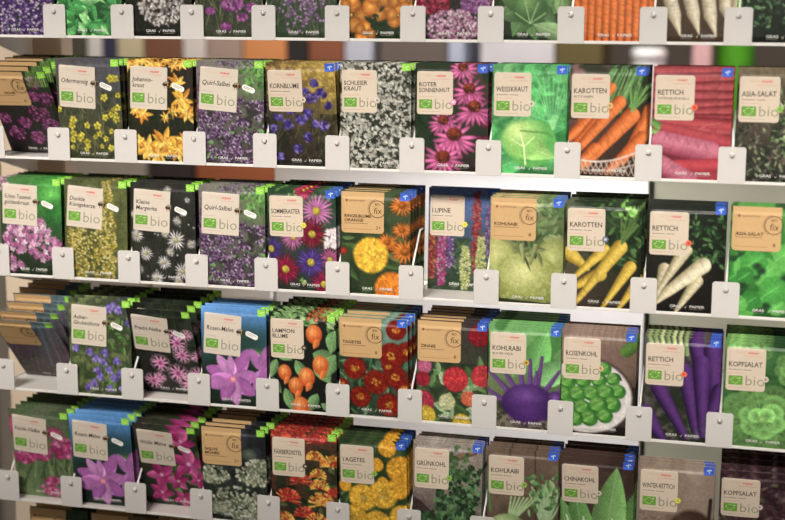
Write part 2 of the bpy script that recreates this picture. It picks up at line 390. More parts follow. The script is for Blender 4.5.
# third shelf ---------------------------------------------------------
def a_pink_centaury(i):
    s = Art(i, (84, 120, 70), (60, 150, 60), (40, 50, 36)); s.blob(74, 20, 26, 24, 0, (110, 200, 90), (56, 140, 54), .9); s.blob(84, 44, 20, 16, 0, (60, 150, 60), (40, 100, 44), .9, a=.8)
    s.foliage(20, 0, 90, 86, 124, DGR, 12, 5); s.florets(20, 4, 8, 8, 8, 3, [(240, 190, 220), (226, 150, 196)])
    for x, y, rx, ry, n in ((30, 76, 26, 20, 60), (62, 84, 22, 20, 60), (18, 108, 14, 10, 18), (54, 60, 12, 8, 14)):
        for _ in range(n):
            an = s.r.random() * 6.28; q = math.sqrt(s.r.random())
            c = s.r.choice([(238, 180, 216), (222, 140, 194), (196, 104, 168), (248, 214, 230), (206, 120, 180)])
            s.daisy(x + math.cos(an) * q * rx, y + math.sin(an) * q * ry, 4.2, 5, c, None, (250, 230, 200), .16, .8)
    return s
def a_yellow_mullein(i):
    s = Art(i, (96, 104, 62), (100, 108, 56), (84, 90, 50), (92, 100, 52)); s.mottle((70, 78, 46), 5, .4, .6, .6)
    C = [(236, 220, 110), (220, 196, 76), (190, 166, 60), (150, 140, 60), (246, 236, 150)]
    s.spike(24, 54, 124, 11, C, 190); s.spike(46, 40, 124, 11, C + [(112, 116, 58)], 170); s.spike(58, 2, 124, 11, C, 380, tilt=4); s.spike(10, 62, 100, 6, C, 60); return s
def a_white_daisies(i):
    s = Art(i, (52, 52, 48), None, (40, 42, 34)); s.mottle((58, 60, 50), 6, .4, .6, .7); s.grass(30, 0, 60, 86, 124, [(66, 74, 52)], 50)
    for x, y, r in ((60, 70, 12), (20, 88, 9), (44, 98, 9), (68, 108, 11), (34, 118, 9), (62, 120, 7), (8, 66, 9), (46, 62, 6), (52, 84, 6), (10, 108, 7), (78, 96, 5), (80, 74, 6), (50, 10, 6), (62, 46, 6), (70, 36, 5), (76, 20, 4), (4, 40, 5), (84, 116, 6)):
        s.daisy(x, y, r, 15, (242, 238, 234), (210, 200, 204), (214, 206, 120), .26, .62)
    s.scatter(26, 0, 10, 86, 120, lambda x, y: s.blob(x, y, 1.2, 1.2, 0, (210, 200, 200), (150, 140, 140), .6)); return s
def a_summer_asters(i):
    s = Art(i, (70, 104, 70), (66, 100, 80), (60, 50, 60)); s.grit = .22; s.mottle((40, 74, 44), 6, .4, .6, .8); s.foliage(24, 0, 0, 86, 60, GRN, 14, 6)
    s.daisy(46, 2, 12, 14, (226, 60, 120), (180, 30, 80), (230, 190, 40), .2)
    for _ in range(30): s.blob(78 + s.r.uniform(-6, 8), 56 + s.r.uniform(-8, 14), 4, 2, s.r.random() * 180, (244, 236, 236), (206, 190, 196), .5)
    for x, y, r, c, ci in ((78, 84, 15, (214, 120, 170), (170, 70, 120)), (4, 74, 17, (106, 78, 170), (70, 44, 120)), (32, 58, 16, (226, 140, 196), (190, 90, 150)), (62, 26, 20, (232, 150, 206), (196, 104, 170)), (56, 54, 19, (178, 40, 74), (128, 20, 46)), (54, 88, 19, (124, 88, 196), (84, 52, 150)), (22, 98, 19, (204, 44, 96), (150, 20, 60)), (70, 114, 17, (206, 44, 110), (150, 24, 70)), (2, 118, 12, (190, 60, 130), (140, 30, 90))):
        s.daisy(x, y, r, 22, c, ci, (236, 214, 60), .25, .8); s.florets(20, x, y, r * .2, r * .2, 1, [(250, 236, 120), (200, 170, 40)])
    s.florets(12, 44, 112, 4, 4, 2, [(150, 190, 90), (220, 230, 170)]); return s
def a_marigold_orange(i):
    s = Art(i, (76, 92, 58), None, (54, 74, 42)); s.grit = .22; s.mottle((44, 62, 36), 5, .4, .6, .8); s.foliage(26, 0, 50, 86, 120, [(74, 104, 54), (58, 86, 44), (90, 118, 66)], 26, 8)
    for x, y, r in ((76, 16, 15), (76, 45, 12), (58, 60, 13), (80, 70, 18)): s.daisy(x, y, r, 18, (248, 158, 56), (230, 104, 26), (214, 120, 30), .3, .8, .75)
    s.rosette(38, 76, 21, (252, 214, 76), (226, 166, 34)); s.rosette(64, 116, 21, (250, 168, 52), (226, 118, 24)); s.blob(4, 72, 5, 4, 0, (200, 70, 40), (150, 40, 24), .5); return s
def a_lupins(i):
    s = Art(i, (98, 124, 186), (92, 116, 180), (50, 64, 44)); s.mottle((88, 96, 84), 8, .42, .6, .9, 48, 124); s.mottle((40, 70, 40), 10, .45, .6, .8, 60)
    s.grass(40, 0, 70, 86, 124, GRN, 14, .6, 60)
    P = [(214, 84, 160), (190, 60, 130), (236, 150, 196)]; Q = [(206, 74, 84), (226, 120, 110), (170, 50, 70)]; Y = [(220, 226, 140), (190, 206, 110), (240, 240, 190)]; V = [(150, 110, 190), (190, 150, 200), (120, 80, 150)]
    s.spike(76, 20, 84, 5, V, 130); s.spike(84, 36, 100, 5, [(226, 150, 190), (206, 110, 160)], 130); s.spike(60, 4, 104, 5, Q, 210); s.spike(6, 56, 110, 5, Q + [(230, 140, 80)], 120); s.spike(18, 48, 118, 6, P, 180); s.spike(28, 56, 96, 4, V, 70)
    s.spike(66, 58, 122, 6, Y, 170); s.spike(47, 70, 122, 6, Y, 150); s.scatter(30, 10, 80, 86, 120, lambda x, y: s.blob(x, y, 2, 1.5, 0, (140, 160, 120), (80, 100, 70), .6)); return s
def a_kohlrabi_green(i):
    s = Art(i, (150, 156, 110), (110, 130, 80), (130, 136, 74), (60, 66, 40)); s.grit = .22; s.mottle((84, 104, 62), 6, .45, .6, .8, 0, 60)
    s.foliage(40, 50, 0, 86, 60, [(110, 134, 84), (84, 112, 66), (140, 156, 110)], 18, 9)
    s.blob(76, 76, 24, 30, 0, (190, 194, 120), (120, 130, 66), .2, hl=(-.2, -.3)); s.blob(6, 76, 26, 28, 0, (206, 206, 136), (140, 150, 76), .2, hl=(.1, -.4))
    s.blob(44, 96, 40, 32, 0, (212, 212, 142), (134, 144, 66), .1, hl=(-.1, -.3)); s.mottle((196, 202, 140), 20, .55, .65, .35, 66)
    s.foliage(24, 34, 42, 58, 70, [(84, 100, 60), (110, 124, 80), (60, 76, 44)], 16, 4); s.cone(40, 74, 38, 56, 2, 3, (160, 170, 110)); s.cone(48, 76, 54, 56, 2, 3, (150, 160, 100))
    s.cone(-4, 126, 90, 130, 9, 7, (58, 62, 42)); return s
def a_yellow_carrots(i):
    s = Art(i, (100, 110, 84), (40, 64, 36), (90, 74, 62), (40, 34, 28)); s.grit = .22; s.mottle((34, 52, 30), 7, .4, .6, .8, 0, 80)
    s.foliage(70, 40, 0, 88, 70, [(60, 92, 50), (44, 74, 40), (84, 118, 64)], 12, 5); s.foliage(10, 62, 6, 78, 20, [(150, 206, 100), (126, 184, 84)], 8, 6)
    for x0, y0, x1, y1, r in ((6, 62, 26, 78, 9), (44, 56, 8, 92, 7), (40, 84, 4, 104, 8), (74, 74, 44, 122, 7), (82, 92, 60, 126, 6), (62, 52, 12, 120, 8.5)):
        s.cone(x0, y0, x1, y1, r, r * .32, (226, 194, 78), (150, 120, 34), rings=10)
    for k in range(12): s.line([(64, 48), (66 + s.r.uniform(-4, 16), 20 + s.r.uniform(-8, 8))], .9, s.r.choice([(70, 104, 50), (96, 130, 66)]))
    return s
def a_white_radish(i):
    s = Art(i, (54, 58, 48), (36, 46, 34), (34, 30, 26)); s.grit = .22; s.foliage(90, 46, 14, 86, 66, [(40, 70, 40), (56, 90, 52), (84, 124, 70), (30, 52, 32)], 9, 4)
    for x0, y0, x1, y1, r in ((44, 52, 26, 84, 6), (20, 74, 12, 112, 7), (36, 60, 10, 108, 6), (56, 86, 34, 122, 7)):
        s.cone(x0, y0, x1, y1, r, r * .3, (216, 206, 170), (140, 128, 90), rings=8)
    s.cone(62, 68, 24, 100, 9, 6, (230, 222, 190), (160, 148, 110), rings=9); s.cone(24, 100, 10, 116, 6, .8, (220, 210, 176), (150, 138, 100)); return s
def a_asia_leaves(i):
    s = Art(i, (84, 160, 70), None, (40, 110, 44)); s.grit = .22; s.mottle((34, 70, 40), 7, .5, .6, .8)
    for _ in range(30):
        x, y = s.r.uniform(0, 86), s.r.uniform(34, 120); r = s.r.uniform(8, 15); c = s.r.choice([(84, 186, 76), (110, 206, 92), (62, 160, 62)])
        for k in range(9): s.blob(x + r * .7 * math.cos(k * .7), y + r * .7 * math.sin(k * .7), r * .42, r * .42, 0, c, [v * .82 for v in c], .25)
        s.blob(x, y, r * .8, r * .8, 0, c, [v * .86 for v in c], .4); s.line([(x - r * .8, y + r * .6), (x + r * .5, y - r * .4)], .4, (150, 226, 130), .7)
        if s.r.random() < .4: s.blob(s.r.uniform(0, 86), s.r.uniform(50, 116), 5, 4, 0, (34, 70, 40), (40, 90, 46), .8)
    return s

# fourth shelf --------------------------------------------------------
def a_purple_blue_stems(i):
    s = Art(i, (96, 110, 120), (104, 134, 140), (64, 52, 52), (70, 54, 60)); s.mottle((96, 70, 90), 6, .4, .6, .7, 40)
    for k in range(14): s.line([(30 + k * 5, 10), (-10 + k * 8, 124)], 1.2, s.r.choice([(150, 104, 130), (110, 130, 140), (120, 84, 110), (84, 76, 90)]), .8)
    s.foliage(60, 0, 76, 60, 120, [(80, 84, 60), (60, 66, 46), (100, 104, 80)], 8, 4); s.blob(40, 112, 40, 12, 0, (84, 64, 50), (60, 48, 40), .8, a=.5); return s
def a_bellflowers(i):
    s = Art(i, (96, 110, 70), (70, 80, 66), (86, 104, 56), (70, 76, 50)); s.mottle((60, 78, 44), 7, .4, .6, .8); s.mottle((140, 150, 96), 10, .55, .65, .6)
    s.grass(90, 0, 60, 86, 124, [(120, 140, 80), (90, 116, 62), (60, 80, 46)], 34, .6, 30); s.foliage(40, 50, 20, 86, 110, GRN, 10, 4)
    for x, y in ((62, 6), (56, 10), (70, 10), (84, 26), (30, 66), (38, 74), (48, 78), (56, 88), (62, 98), (44, 98), (34, 106), (66, 76), (74, 110), (40, 90), (56, 112), (26, 112), (70, 92), (50, 66), (10, 62)):
        for k in range(4): s.leaf(x, y, 9, 5, 60 + k * 26 + s.r.uniform(-20, 20), s.r.choice([(136, 116, 200), (160, 142, 216), (106, 86, 172)]), None)
        s.blob(x, y, 3.4, 3, 0, (150, 130, 210), (104, 84, 170), .4)
    return s
def a_fringed_pinks(i):
    s = Art(i, (58, 62, 56), (64, 78, 58), (42, 44, 40)); s.mottle((34, 40, 32), 7, .4, .6, .7); s.grass(50, 40, 0, 86, 50, [(70, 96, 60), (50, 70, 44)], 20, .6, 50)
    for x, y, r in ((62, 46, 13), (66, 64, 12), (34, 78, 13), (56, 92, 14), (70, 106, 15), (20, 106, 12), (82, 92, 11), (76, 34, 8), (30, 100, 8), (60, 34, 7), (86, 66, 8)):
        for k in range(10):
            an = 36 * k + s.r.uniform(-10, 10)
            s.leaf(x, y, r * s.r.uniform(.8, 1.1), r * .26, an, (226, 140, 190), (240, 190, 220))
            for q in (-14, 0, 14): s.line([(x + r * .6 * math.cos(R(an)), y + r * .6 * math.sin(R(an))), (x + r * 1.05 * math.cos(R(an + q)), y + r * 1.05 * math.sin(R(an + q)))], .35, (236, 176, 210))
        s.blob(x, y, r * .22, r * .22, 0, (150, 50, 110), (190, 90, 140), .6)
    return s
def a_rose_mallow(i):
    s = Art(i, (112, 172, 238), (96, 158, 228), (34, 56, 40)); s.grit = .22; s.blob(60, 40, 70, 26, 0, (46, 76, 66), (60, 110, 150), 1.2, a=.95); s.blob(40, 110, 70, 60, 0, (30, 48, 36), (34, 60, 44), .6)
    s.blob(76, 58, 20, 8, 0, (90, 160, 70), (60, 110, 60), .8)
    def petal(x, y, l, w, an, c):
        s.leaf(x, y, l, w, an, c, (220, 150, 220), pt=.7); ex, ey = x + l * .62 * math.cos(R(an)), y + l * .62 * math.sin(R(an)); s.blob(ex, ey, l * .34, w * .36, an, c, [v * .9 for v in c], .3)
        for q in (-12, -6, 0, 6, 12): s.line([(x, y), (x + l * .85 * math.cos(R(an + q)), y + l * .85 * math.sin(R(an + q)))], .35, (170, 84, 160), .5)
    for an, l in ((-120, 30), (-75, 32), (-40, 26), (60, 30), (110, 28)): petal(80, 76, l, 15, an, (196, 124, 196))
    for an, l, w in ((-160, 38, 20), (-125, 36, 16), (-62, 44, 20), (-98, 30, 13), (-12, 34, 20), (32, 34, 20), (82, 34, 18), (118, 32, 18), (168, 40, 22)): petal(42, 90, l, w, an, s.r.choice([(206, 130, 204), (190, 110, 190), (222, 156, 218)]))
    s.blob(42, 90, 4, 4, 0, (250, 190, 170), (226, 120, 150), .5); return s
def a_lanterns(i):
    s = Art(i, (34, 40, 32), None, (28, 30, 26)); s.grit = .22; s.foliage(60, 0, -4, 86, 14, [(120, 160, 96), (150, 180, 120), (84, 120, 66)], 12, 6); s.florets(14, 66, 4, 20, 5, 3, [(200, 60, 50), (230, 120, 50)])
    for x, y, l, w, an in ((56, 50, 36, 22, 20), (60, 56, 36, 22, 60), (84, 50, 30, 18, 110), (10, 60, 26, 12, 110), (34, 60, 30, 14, 60), (20, 96, 34, 14, 70), (62, 100, 30, 14, 120), (66, 112, 26, 12, 30), (78, 84, 30, 18, 80), (84, 20, 30, 18, 100), (4, 84, 22, 10, 60), (8, 52, 24, 10, 20)):
        s.leaf(x, y, l, w, an, (112, 158, 98), (176, 206, 146))
    for x, y, r in ((58, 26, 12), (66, 64, 12), (20, 76, 10), (48, 80, 12), (34, 92, 11), (40, 118, 13)):
        s.blob(x, y, r * .86, r, 0, (250, 176, 96), (214, 96, 40), .15, hl=(-.2, -.3)); s.leaf(x + r * .5, y + r * .5, r * 1.2, r * .7, 120, (232, 130, 60), None)
        for q in (-.5, 0, .5): s.line([(x + q * r * .3, y - r), (x + q * r * 1.4, y), (x + q * r * .4, y + r)], .35, (196, 84, 34), .7)
    return s
def a_french_marigold(i):
    s = Art(i, (130, 150, 120), (120, 160, 150), (44, 66, 44)); s.mottle((34, 56, 36), 7, .4, .55, .8, 50); s.foliage(70, 0, 50, 90, 124, [(74, 116, 74), (54, 90, 58), (104, 146, 104)], 22, 4)
    for x, y, r in ((72, 14, 12), (66, 46, 16), (84, 40, 12), (20, 64, 14), (46, 80, 15), (70, 72, 14), (80, 86, 10), (26, 100, 13), (62, 108, 15), (84, 110, 11), (4, 86, 8), (62, 60, 8)):
        s.rosette(x, y, r, (196, 56, 30), (126, 24, 18)); s.florets(24, x, y, r * .36, r * .3, 1.5, [(244, 180, 60), (226, 120, 40)])
    return s
def a_zinnias(i):
    s = Art(i, (96, 80, 70), (60, 50, 50), (70, 92, 56)); s.mottle((40, 60, 36), 7, .4, .6, .8, 50); s.foliage(60, 0, 54, 86, 120, [(96, 136, 80), (70, 108, 58), (130, 160, 110), (150, 176, 136)], 18, 8)
    for x, y, r, c, cd in ((76, 16, 13, (190, 40, 50), (130, 20, 36)), (48, 70, 15, (234, 84, 84), (190, 40, 52)), (80, 64, 13, (234, 92, 90), (190, 44, 56)), (10, 56, 9, (226, 140, 170), (180, 80, 120)), (8, 100, 14, (226, 84, 110), (180, 44, 70)), (12, 116, 12, (246, 222, 84), (206, 170, 40)), (64, 92, 9, (238, 140, 96), (200, 90, 60)), (38, 98, 10, (228, 226, 190), (170, 176, 120)), (56, 122, 11, (244, 222, 80), (206, 170, 40)), (8, 72, 9, (206, 50, 76), (150, 30, 50))):
        s.rosette(x, y, r, c, cd)
    return s
def a_kohlrabi_purple(i):
    s = Art(i, (120, 176, 104), (110, 180, 100), (110, 96, 76), (84, 76, 62)); s.grit = .22; s.mottle((70, 130, 62), 6, .45, .6, .8, 0, 56); s.mottle((60, 60, 46), 16, .4, .6, .9, 90); s.mottle((150, 140, 124), 18, .5, .6, .8, 98)
    s.leaf(50, 60, 60, 30, -70, (110, 186, 96), (180, 216, 150)); s.leaf(56, 66, 50, 30, -30, (126, 190, 116), (180, 216, 150)); s.leaf(30, 62, 46, 22, -100, (96, 166, 84), (160, 206, 130))
    for x0, y0, x1, y1 in ((30, 84, 0, 54), (36, 80, 18, 52), (42, 78, 38, 46), (50, 76, 50, 40), (58, 76, 64, 36), (64, 82, 84, 52), (70, 90, 90, 70), (56, 78, 58, 54), (28, 96, -4, 76)): s.cone(x0, y0, x1, y1, 3.6, 2, (128, 84, 160), (80, 44, 110), tip=(110, 76, 130))
    s.blob(48, 92, 31, 23, 0, (132, 84, 172), (70, 36, 104), .1, hl=(-.1, -.35)); s.blob(48, 104, 22, 14, 0, (112, 62, 150), (84, 44, 120), .8, a=.6); s.blob(80, 84, 9, 8, 30, (140, 92, 176), (80, 46, 112), .2)
    s.blob(84, 112, 12, 9, 0, (120, 78, 160), (84, 48, 116), .4, a=.7); return s
def a_brussels_sprouts(i):
    s = Art(i, (166, 140, 128), (150, 126, 104), (120, 96, 80), (40, 30, 26)); s.grit = .22
    for x in range(0, 90, 7): s.line([(x, 0), (x + 3, 124)], .4, (120, 96, 86), .6)
    s.mottle((130, 104, 94), 4, .45, .6, .6)
    s.cone(74, 22, 90, 10, 7, 7, (96, 140, 60), (60, 96, 40)); s.cone(-4, 122, 90, 122, 10, 10, (44, 34, 30)); s.cone(86, 76, 90, 110, 12, 12, (50, 38, 32))
    s.blob(30, 78, 54, 46, 0, (60, 50, 44), None, .08); s.blob(30, 78, 52, 44, 0, (236, 232, 228), (216, 210, 206), .06); s.blob(30, 77, 44, 37, 0, (240, 236, 232), (206, 200, 196), .08); s.leaf(60, 48, 14, 6, 40, (70, 60, 56), None)
    for x, y, r in ((50, 44, 8), (60, 56, 8), (8, 62, 10), (26, 60, 9), (44, 58, 9), (66, 70, 9), (4, 78, 10), (20, 76, 10), (36, 74, 10), (52, 72, 10), (60, 86, 10), (10, 92, 10), (26, 92, 10), (44, 88, 11), (34, 104, 10), (52, 100, 9), (18, 106, 9)):
        s.blob(x, y, r, r * .95, 0, (150, 206, 100), (50, 120, 44), .12, hl=(-.25, -.35)); s.leaf(x - r * .7, y + r * .4, r * 1.5, r * 1.0, -35, (112, 180, 78), (190, 226, 140)); s.blob(x + r * .3, y + r * .35, r * .5, r * .45, 0, (86, 156, 62), (76, 146, 56), .8, a=.7)
    return s
def a_purple_radish(i):
    s = Art(i, (84, 80, 84), (60, 48, 70), (60, 64, 50), (56, 62, 44)); s.grit = .22; s.mottle((110, 104, 96), 8, .5, .6, .7); s.mottle((44, 54, 36), 10, .45, .6, .8, 60)
    for k in range(9): s.cone(4 + k * 7, -2, 12 + k * 6, 20, 2.6, 2.6, s.r.choice([(200, 214, 150), (150, 176, 110), (176, 196, 136)]), (96, 116, 70))
    for x0, y0, x1, y1, r in ((58, 8, 76, 100, 9), (76, 14, 84, 112, 10), (86, 60, 70, 112, 9), (4, 92, 24, 122, 10), (46, 40, 62, 116, 9), (18, 62, 50, 118, 9), (64, 30, 68, 108, 10)): s.cone(x0, y0, x1, y1, r, r * .5, (108, 62, 140), (44, 22, 68))
    s.grass(16, 50, 100, 86, 124, GRN, 18, .5); return s
def a_lettuce(i):
    s = Art(i, (90, 150, 84), (60, 110, 56), (36, 76, 38)); s.mottle((36, 80, 40), 6, .45, .6, .9)
    def frill(px, py, rr, an, c):
        """one ruffled leaf: a scalloped bright rim round a darker bowl"""
        for k in range(11):
            a = an + R(-100 + 20 * k); s.blob(px + math.cos(a) * rr * .72, py + math.sin(a) * rr * .62, rr * .3, rr * .26, 0, [min(255, v * 1.12) for v in c], [v * .9 for v in c], .3)
        s.blob(px, py, rr * .78, rr * .68, 0, [v * .62 for v in c], c, .35)
        for k in (-40, 0, 40): s.line([(px - math.cos(an) * rr * .5, py - math.sin(an) * rr * .5), (px + math.cos(an + R(k)) * rr * .7, py + math.sin(an + R(k)) * rr * .6)], .35, (160, 206, 130), .6)
    for x, y, r in ((80, 30, 24), (24, 10, 26), (44, 90, 44)):
        for ring, m in ((1.0, 9), (.72, 8), (.46, 6), (.22, 4)):
            for k in range(m):
                an = 6.283 * k / m + ring * 3; f = (.72 + .42 * (1 - ring)) * s.r.uniform(.85, 1.12)
                frill(x + math.cos(an) * r * ring * .7, y + math.sin(an) * r * ring * .62, r * (.2 + .2 * ring), an, [v * f for v in (136, 200, 106)])
        s.blob(x, y, r * .12, r * .1, 0, (176, 216, 130), (110, 170, 80), .4)
    s.grit = .25; return s

# fifth shelf ---------------------------------------------------------
def a_heath_pinks(i):
    s = Art(i, (120, 130, 104), (84, 96, 76), (116, 140, 92)); s.mottle((90, 116, 72), 4, .4, .6, .8); s.grass(40, 0, 60, 86, 124, [(140, 160, 110), (96, 122, 76), (70, 90, 56)], 50, 1.3, 18)
    s.blob(64, 30, 12, 8, 0, (210, 90, 140), (160, 60, 100), .8); s.blob(2, 24, 6, 16, 0, (214, 90, 140), (160, 70, 110), .9)
    for x, y, rx, ry in ((74, 50, 18, 15), (16, 68, 14, 7), (42, 62, 14, 6), (60, 108, 24, 15)):
        s.florets(60, x, y, rx, ry, 4.4, [(236, 104, 166), (214, 76, 140), (244, 140, 190), (186, 60, 120)])
    return s
def a_wild_mallow(i):
    s = Art(i, (70, 64, 58), (70, 90, 56), (54, 56, 44)); s.grit = .22; s.mottle((40, 60, 36), 7, .4, .6, .8); s.foliage(36, 20, 60, 86, 122, GRN, 14, 8); s.cone(50, -2, 66, 10, 6, 8, (190, 70, 140), (150, 40, 100)); s.cone(84, 40, 78, 124, 4, 5, (96, 110, 60), (60, 74, 40))
    def fl(x, y, r, a0=0):
        for k in range(5): s.leaf(x, y, r, r * .62, a0 + 72 * k, s.r.choice([(200, 70, 140), (176, 48, 116), (220, 104, 166)]), (150, 30, 90), pt=.7)
        s.blob(x, y, r * .14, r * .14, 0, (240, 200, 220), (200, 120, 170), .5)
    for x, y, r, a in ((64, 22, 20, 10), (70, 56, 26, -10), (30, 76, 22, 30), (26, 104, 18, 0), (52, 84, 16, 50), (56, 112, 16, 20), (80, 80, 14, 10)): fl(x, y, r, a)
    return s
def a_white_carrot_umbels(i):
    s = Art(i, (70, 78, 84), (56, 62, 74), (44, 50, 44)); s.mottle((34, 38, 36), 6, .4, .6, .7); s.grass(20, 0, 70, 86, 124, [(70, 84, 62)], 50, .8); s.blob(64, 34, 10, 8, 0, (110, 124, 110), (70, 84, 74), .3)
    for x, y, rx, ry in ((14, 64, 22, 12), (70, 62, 26, 13), (76, 48, 16, 9), (46, 92, 32, 14), (78, 100, 18, 12), (24, 108, 20, 8), (56, 116, 20, 8)):
        s.blob(x, y + ry * .5, rx * .8, ry * .6, 0, (120, 136, 100), (70, 84, 62), .8, a=.8); s.florets(110, x, y, rx, ry, 2.6, [(206, 210, 180), (226, 228, 204), (170, 180, 144), (130, 144, 110)])
    return s
def a_safflower(i):
    s = Art(i, (120, 50, 40), (90, 66, 44), (70, 60, 40)); s.mottle((46, 56, 36), 6, .42, .6, .9, 20); s.foliage(40, 0, 40, 86, 124, DGR + [(90, 104, 66)], 18, 7)
    for x, y, r, o in ((12, 6, 12, 0), (34, 4, 12, 0), (58, 8, 11, 0), (76, 6, 10, 0), (58, 30, 11, 1), (80, 36, 15, 1), (64, 66, 12, 1), (40, 60, 14, 0), (22, 84, 17, 0), (66, 86, 17, 1), (44, 104, 14, 0), (60, 112, 15, 1), (84, 74, 10, 0), (18, 112, 12, 1), (84, 112, 11, 0), (62, 52, 10, 1)):
        c = [(244, 180, 70), (236, 140, 50), (250, 206, 96)] if o else [(220, 70, 60), (196, 50, 50), (240, 120, 70)]
        for k in range(30):
            an = s.r.uniform(-200, 20); s.line([(x, y + r * .3), (x + r * math.cos(R(an)), y + r * .3 + r * .9 * math.sin(R(an)))], .8, s.r.choice(c))
        s.florets(30, x, y, r * .6, r * .5, 2, c + [(214, 60, 50)])
    return s
def a_yellow_tagetes(i):
    s = Art(i, (74, 90, 54), (80, 104, 60), (60, 84, 50)); s.mottle((44, 70, 40), 7, .4, .6, .8); s.foliage(60, 0, 40, 86, 124, [(74, 112, 62), (54, 86, 48), (96, 132, 76)], 14, 4)
    for x, y, r in ((62, 10, 11), (8, 62, 8), (78, 36, 17), (76, 60, 14), (48, 32, 9), (56, 54, 7)): s.rosette(x, y, r, (252, 206, 64), (226, 150, 30))
    for x, y, r in ((30, 76, 17), (56, 70, 18), (18, 104, 17), (48, 110, 18), (80, 98, 16), (70, 120, 9)):
        s.rosette(x, y, r, (250, 212, 80), (226, 164, 36)); s.florets(20, x, y, r * .3, r * .3, 1.6, [(250, 224, 110), (222, 160, 40)])
    return s
def a_kale(i):
    s = Art(i, (170, 160, 150), (164, 156, 146), (84, 66, 62), (96, 80, 72)); s.mottle((150, 136, 126), 4, .4, .6, .6); s.cone(-4, 96, 30, 124, 26, 26, (76, 58, 56), (60, 46, 46)); s.cone(50, 20, 76, 10, 4, 3, (150, 116, 90))
    for k in range(7): s.line([(64 + k * 4, 100), (60 + k * 5, 124)], .8, (70, 54, 50))
    s.foliage(300, 30, 30, 82, 96, [(60, 96, 56), (84, 124, 76), (42, 70, 42), (34, 56, 36), (104, 144, 96)], 8, 6); s.foliage(60, 0, 90, 30, 124, [(60, 96, 56), (84, 124, 76), (42, 70, 42)], 8, 6); s.foliage(40, 46, 6, 66, 40, [(84, 120, 70), (60, 96, 54)], 7, 5); return s
def a_kohlrabi_pale(i):
    s = Art(i, (120, 100, 84), (124, 104, 88), (84, 66, 54), (90, 72, 58)); s.grit = .22
    for x in (28, 58): s.line([(x, 0), (x + 2, 124)], .8, (70, 54, 44), .8)
    s.mottle((140, 118, 100), 4, .45, .6, .5)
    for k in range(16): s.cone(70, 100, 52 + k * 2.6, 46 + s.r.uniform(-6, 16), 1.6, 1.2, (170, 200, 150), (110, 146, 96))
    s.foliage(40, 46, 30, 84, 74, [(104, 150, 90), (140, 180, 120), (80, 120, 70)], 10, 6)
    for k in range(7): s.cone(26, 96, 30 + k * 5, 60, 1.8, 1.2, (180, 206, 150), (120, 150, 100))
    s.blob(26, 106, 26, 24, 0, (206, 222, 160), (110, 150, 84), .1, hl=(-.2, -.4)); s.blob(70, 112, 26, 22, 0, (200, 218, 166), (110, 146, 90), .1, hl=(-.1, -.4)); s.cone(0, 30, 4, 80, 2, 2, (110, 150, 90)); return s
def a_chinese_cabbage(i):
    s = Art(i, (96, 72, 66), (84, 64, 58), (90, 80, 60)); s.grit = .22; s.mottle((70, 52, 48), 4, .4, .6, .6)
    for x, y, l, w, an in ((20, 124, 84, 30, -110), (70, 126, 100, 36, -74), (50, 126, 118, 40, -82), (30, 126, 90, 30, -98), (84, 126, 70, 24, -80), (10, 126, 70, 20, -96)):
        s.leaf(x, y, l, w, an, s.r.choice([(104, 160, 84), (126, 180, 100), (84, 140, 70)]), (206, 226, 176), pt=.8)
    for x, x2 in ((24, 8), (34, 28), (56, 62), (66, 78)): s.cone(x, 126, x2, 76, 5, 1, (226, 234, 206), (150, 180, 120))
    return s
def a_winter_radish(i):
    s = Art(i, (170, 150, 132), (164, 146, 130), (140, 118, 104)); s.grit = .22; s.mottle((150, 130, 114), 4, .4, .6, .7)
    s.blob(62, 92, 30, 38, 0, (96, 70, 58), (60, 42, 36), .12, hl=(-.2, -.5)); s.blob(8, 118, 22, 26, 0, (100, 76, 62), (60, 44, 38), .15); s.blob(34, 112, 12, 10, 0, (214, 196, 180), (170, 150, 134), .2); s.mottle((110, 84, 70), 24, .55, .65, .4, 60); s.line([(82, 40), (80, 90)], 2, (60, 46, 42)); return s
def a_red_lettuce(i):
    s = Art(i, (96, 64, 72), None, (76, 56, 54)); s.mottle((64, 40, 50), 9, .4, .55, .9)
    for _ in range(110):
        c = s.r.choice([(130, 90, 100), (104, 66, 80), (84, 56, 60), (120, 116, 86), (150, 116, 120)])
        s.blob(s.r.uniform(0, 86), s.r.uniform(0, 124), s.r.uniform(4, 9), s.r.uniform(2.5, 5), s.r.random() * 180, c, [v * .55 for v in c], .3)
    return s

# ------------------------------------------------------------------ packet geometry (metres; origin at the middle of the bottom edge, front is -y)
W, H = 0.085, 0.1240
def sstep(t):
    t = np.clip(t, 0, 1); return t * t * (3 - 2 * t)
def bulge(x, z):
    """how far the filled paper stands out in front of the flat seams"""
    x = np.asarray(x, float); z = np.asarray(z, float)
    b = sstep((W / 2 - np.abs(x)) / .007) * sstep(z / .008) * sstep((H - .0065 - z) / .004)
    return .0003 + .0015 * b + .0002 * np.sin(x * 90 + z * 61) * b

def mesh_np(name, verts, faces, cols, mats, fmat=None, smooth=False):
    """faces: list of index tuples; cols: one linear colour per vertex"""
    me = bpy.data.meshes.new(name)
    me.from_pydata([tuple(v) for v in verts], [], faces)
    if cols is not None:
        at = me.color_attributes.new('print', 'FLOAT_COLOR', 'POINT')
        c = np.ones((len(verts), 4), np.float32); c[:, :3] = np.asarray(cols)[:, :3]
        at.data.foreach_set('color', c.ravel())
    for m in mats: me.materials.append(m)
    if fmat is not None: me.polygons.foreach_set('material_index', np.array(fmat, np.int32))
    me.polygons.foreach_set('use_smooth', np.full(len(me.polygons), smooth))
    me.update()
    return me

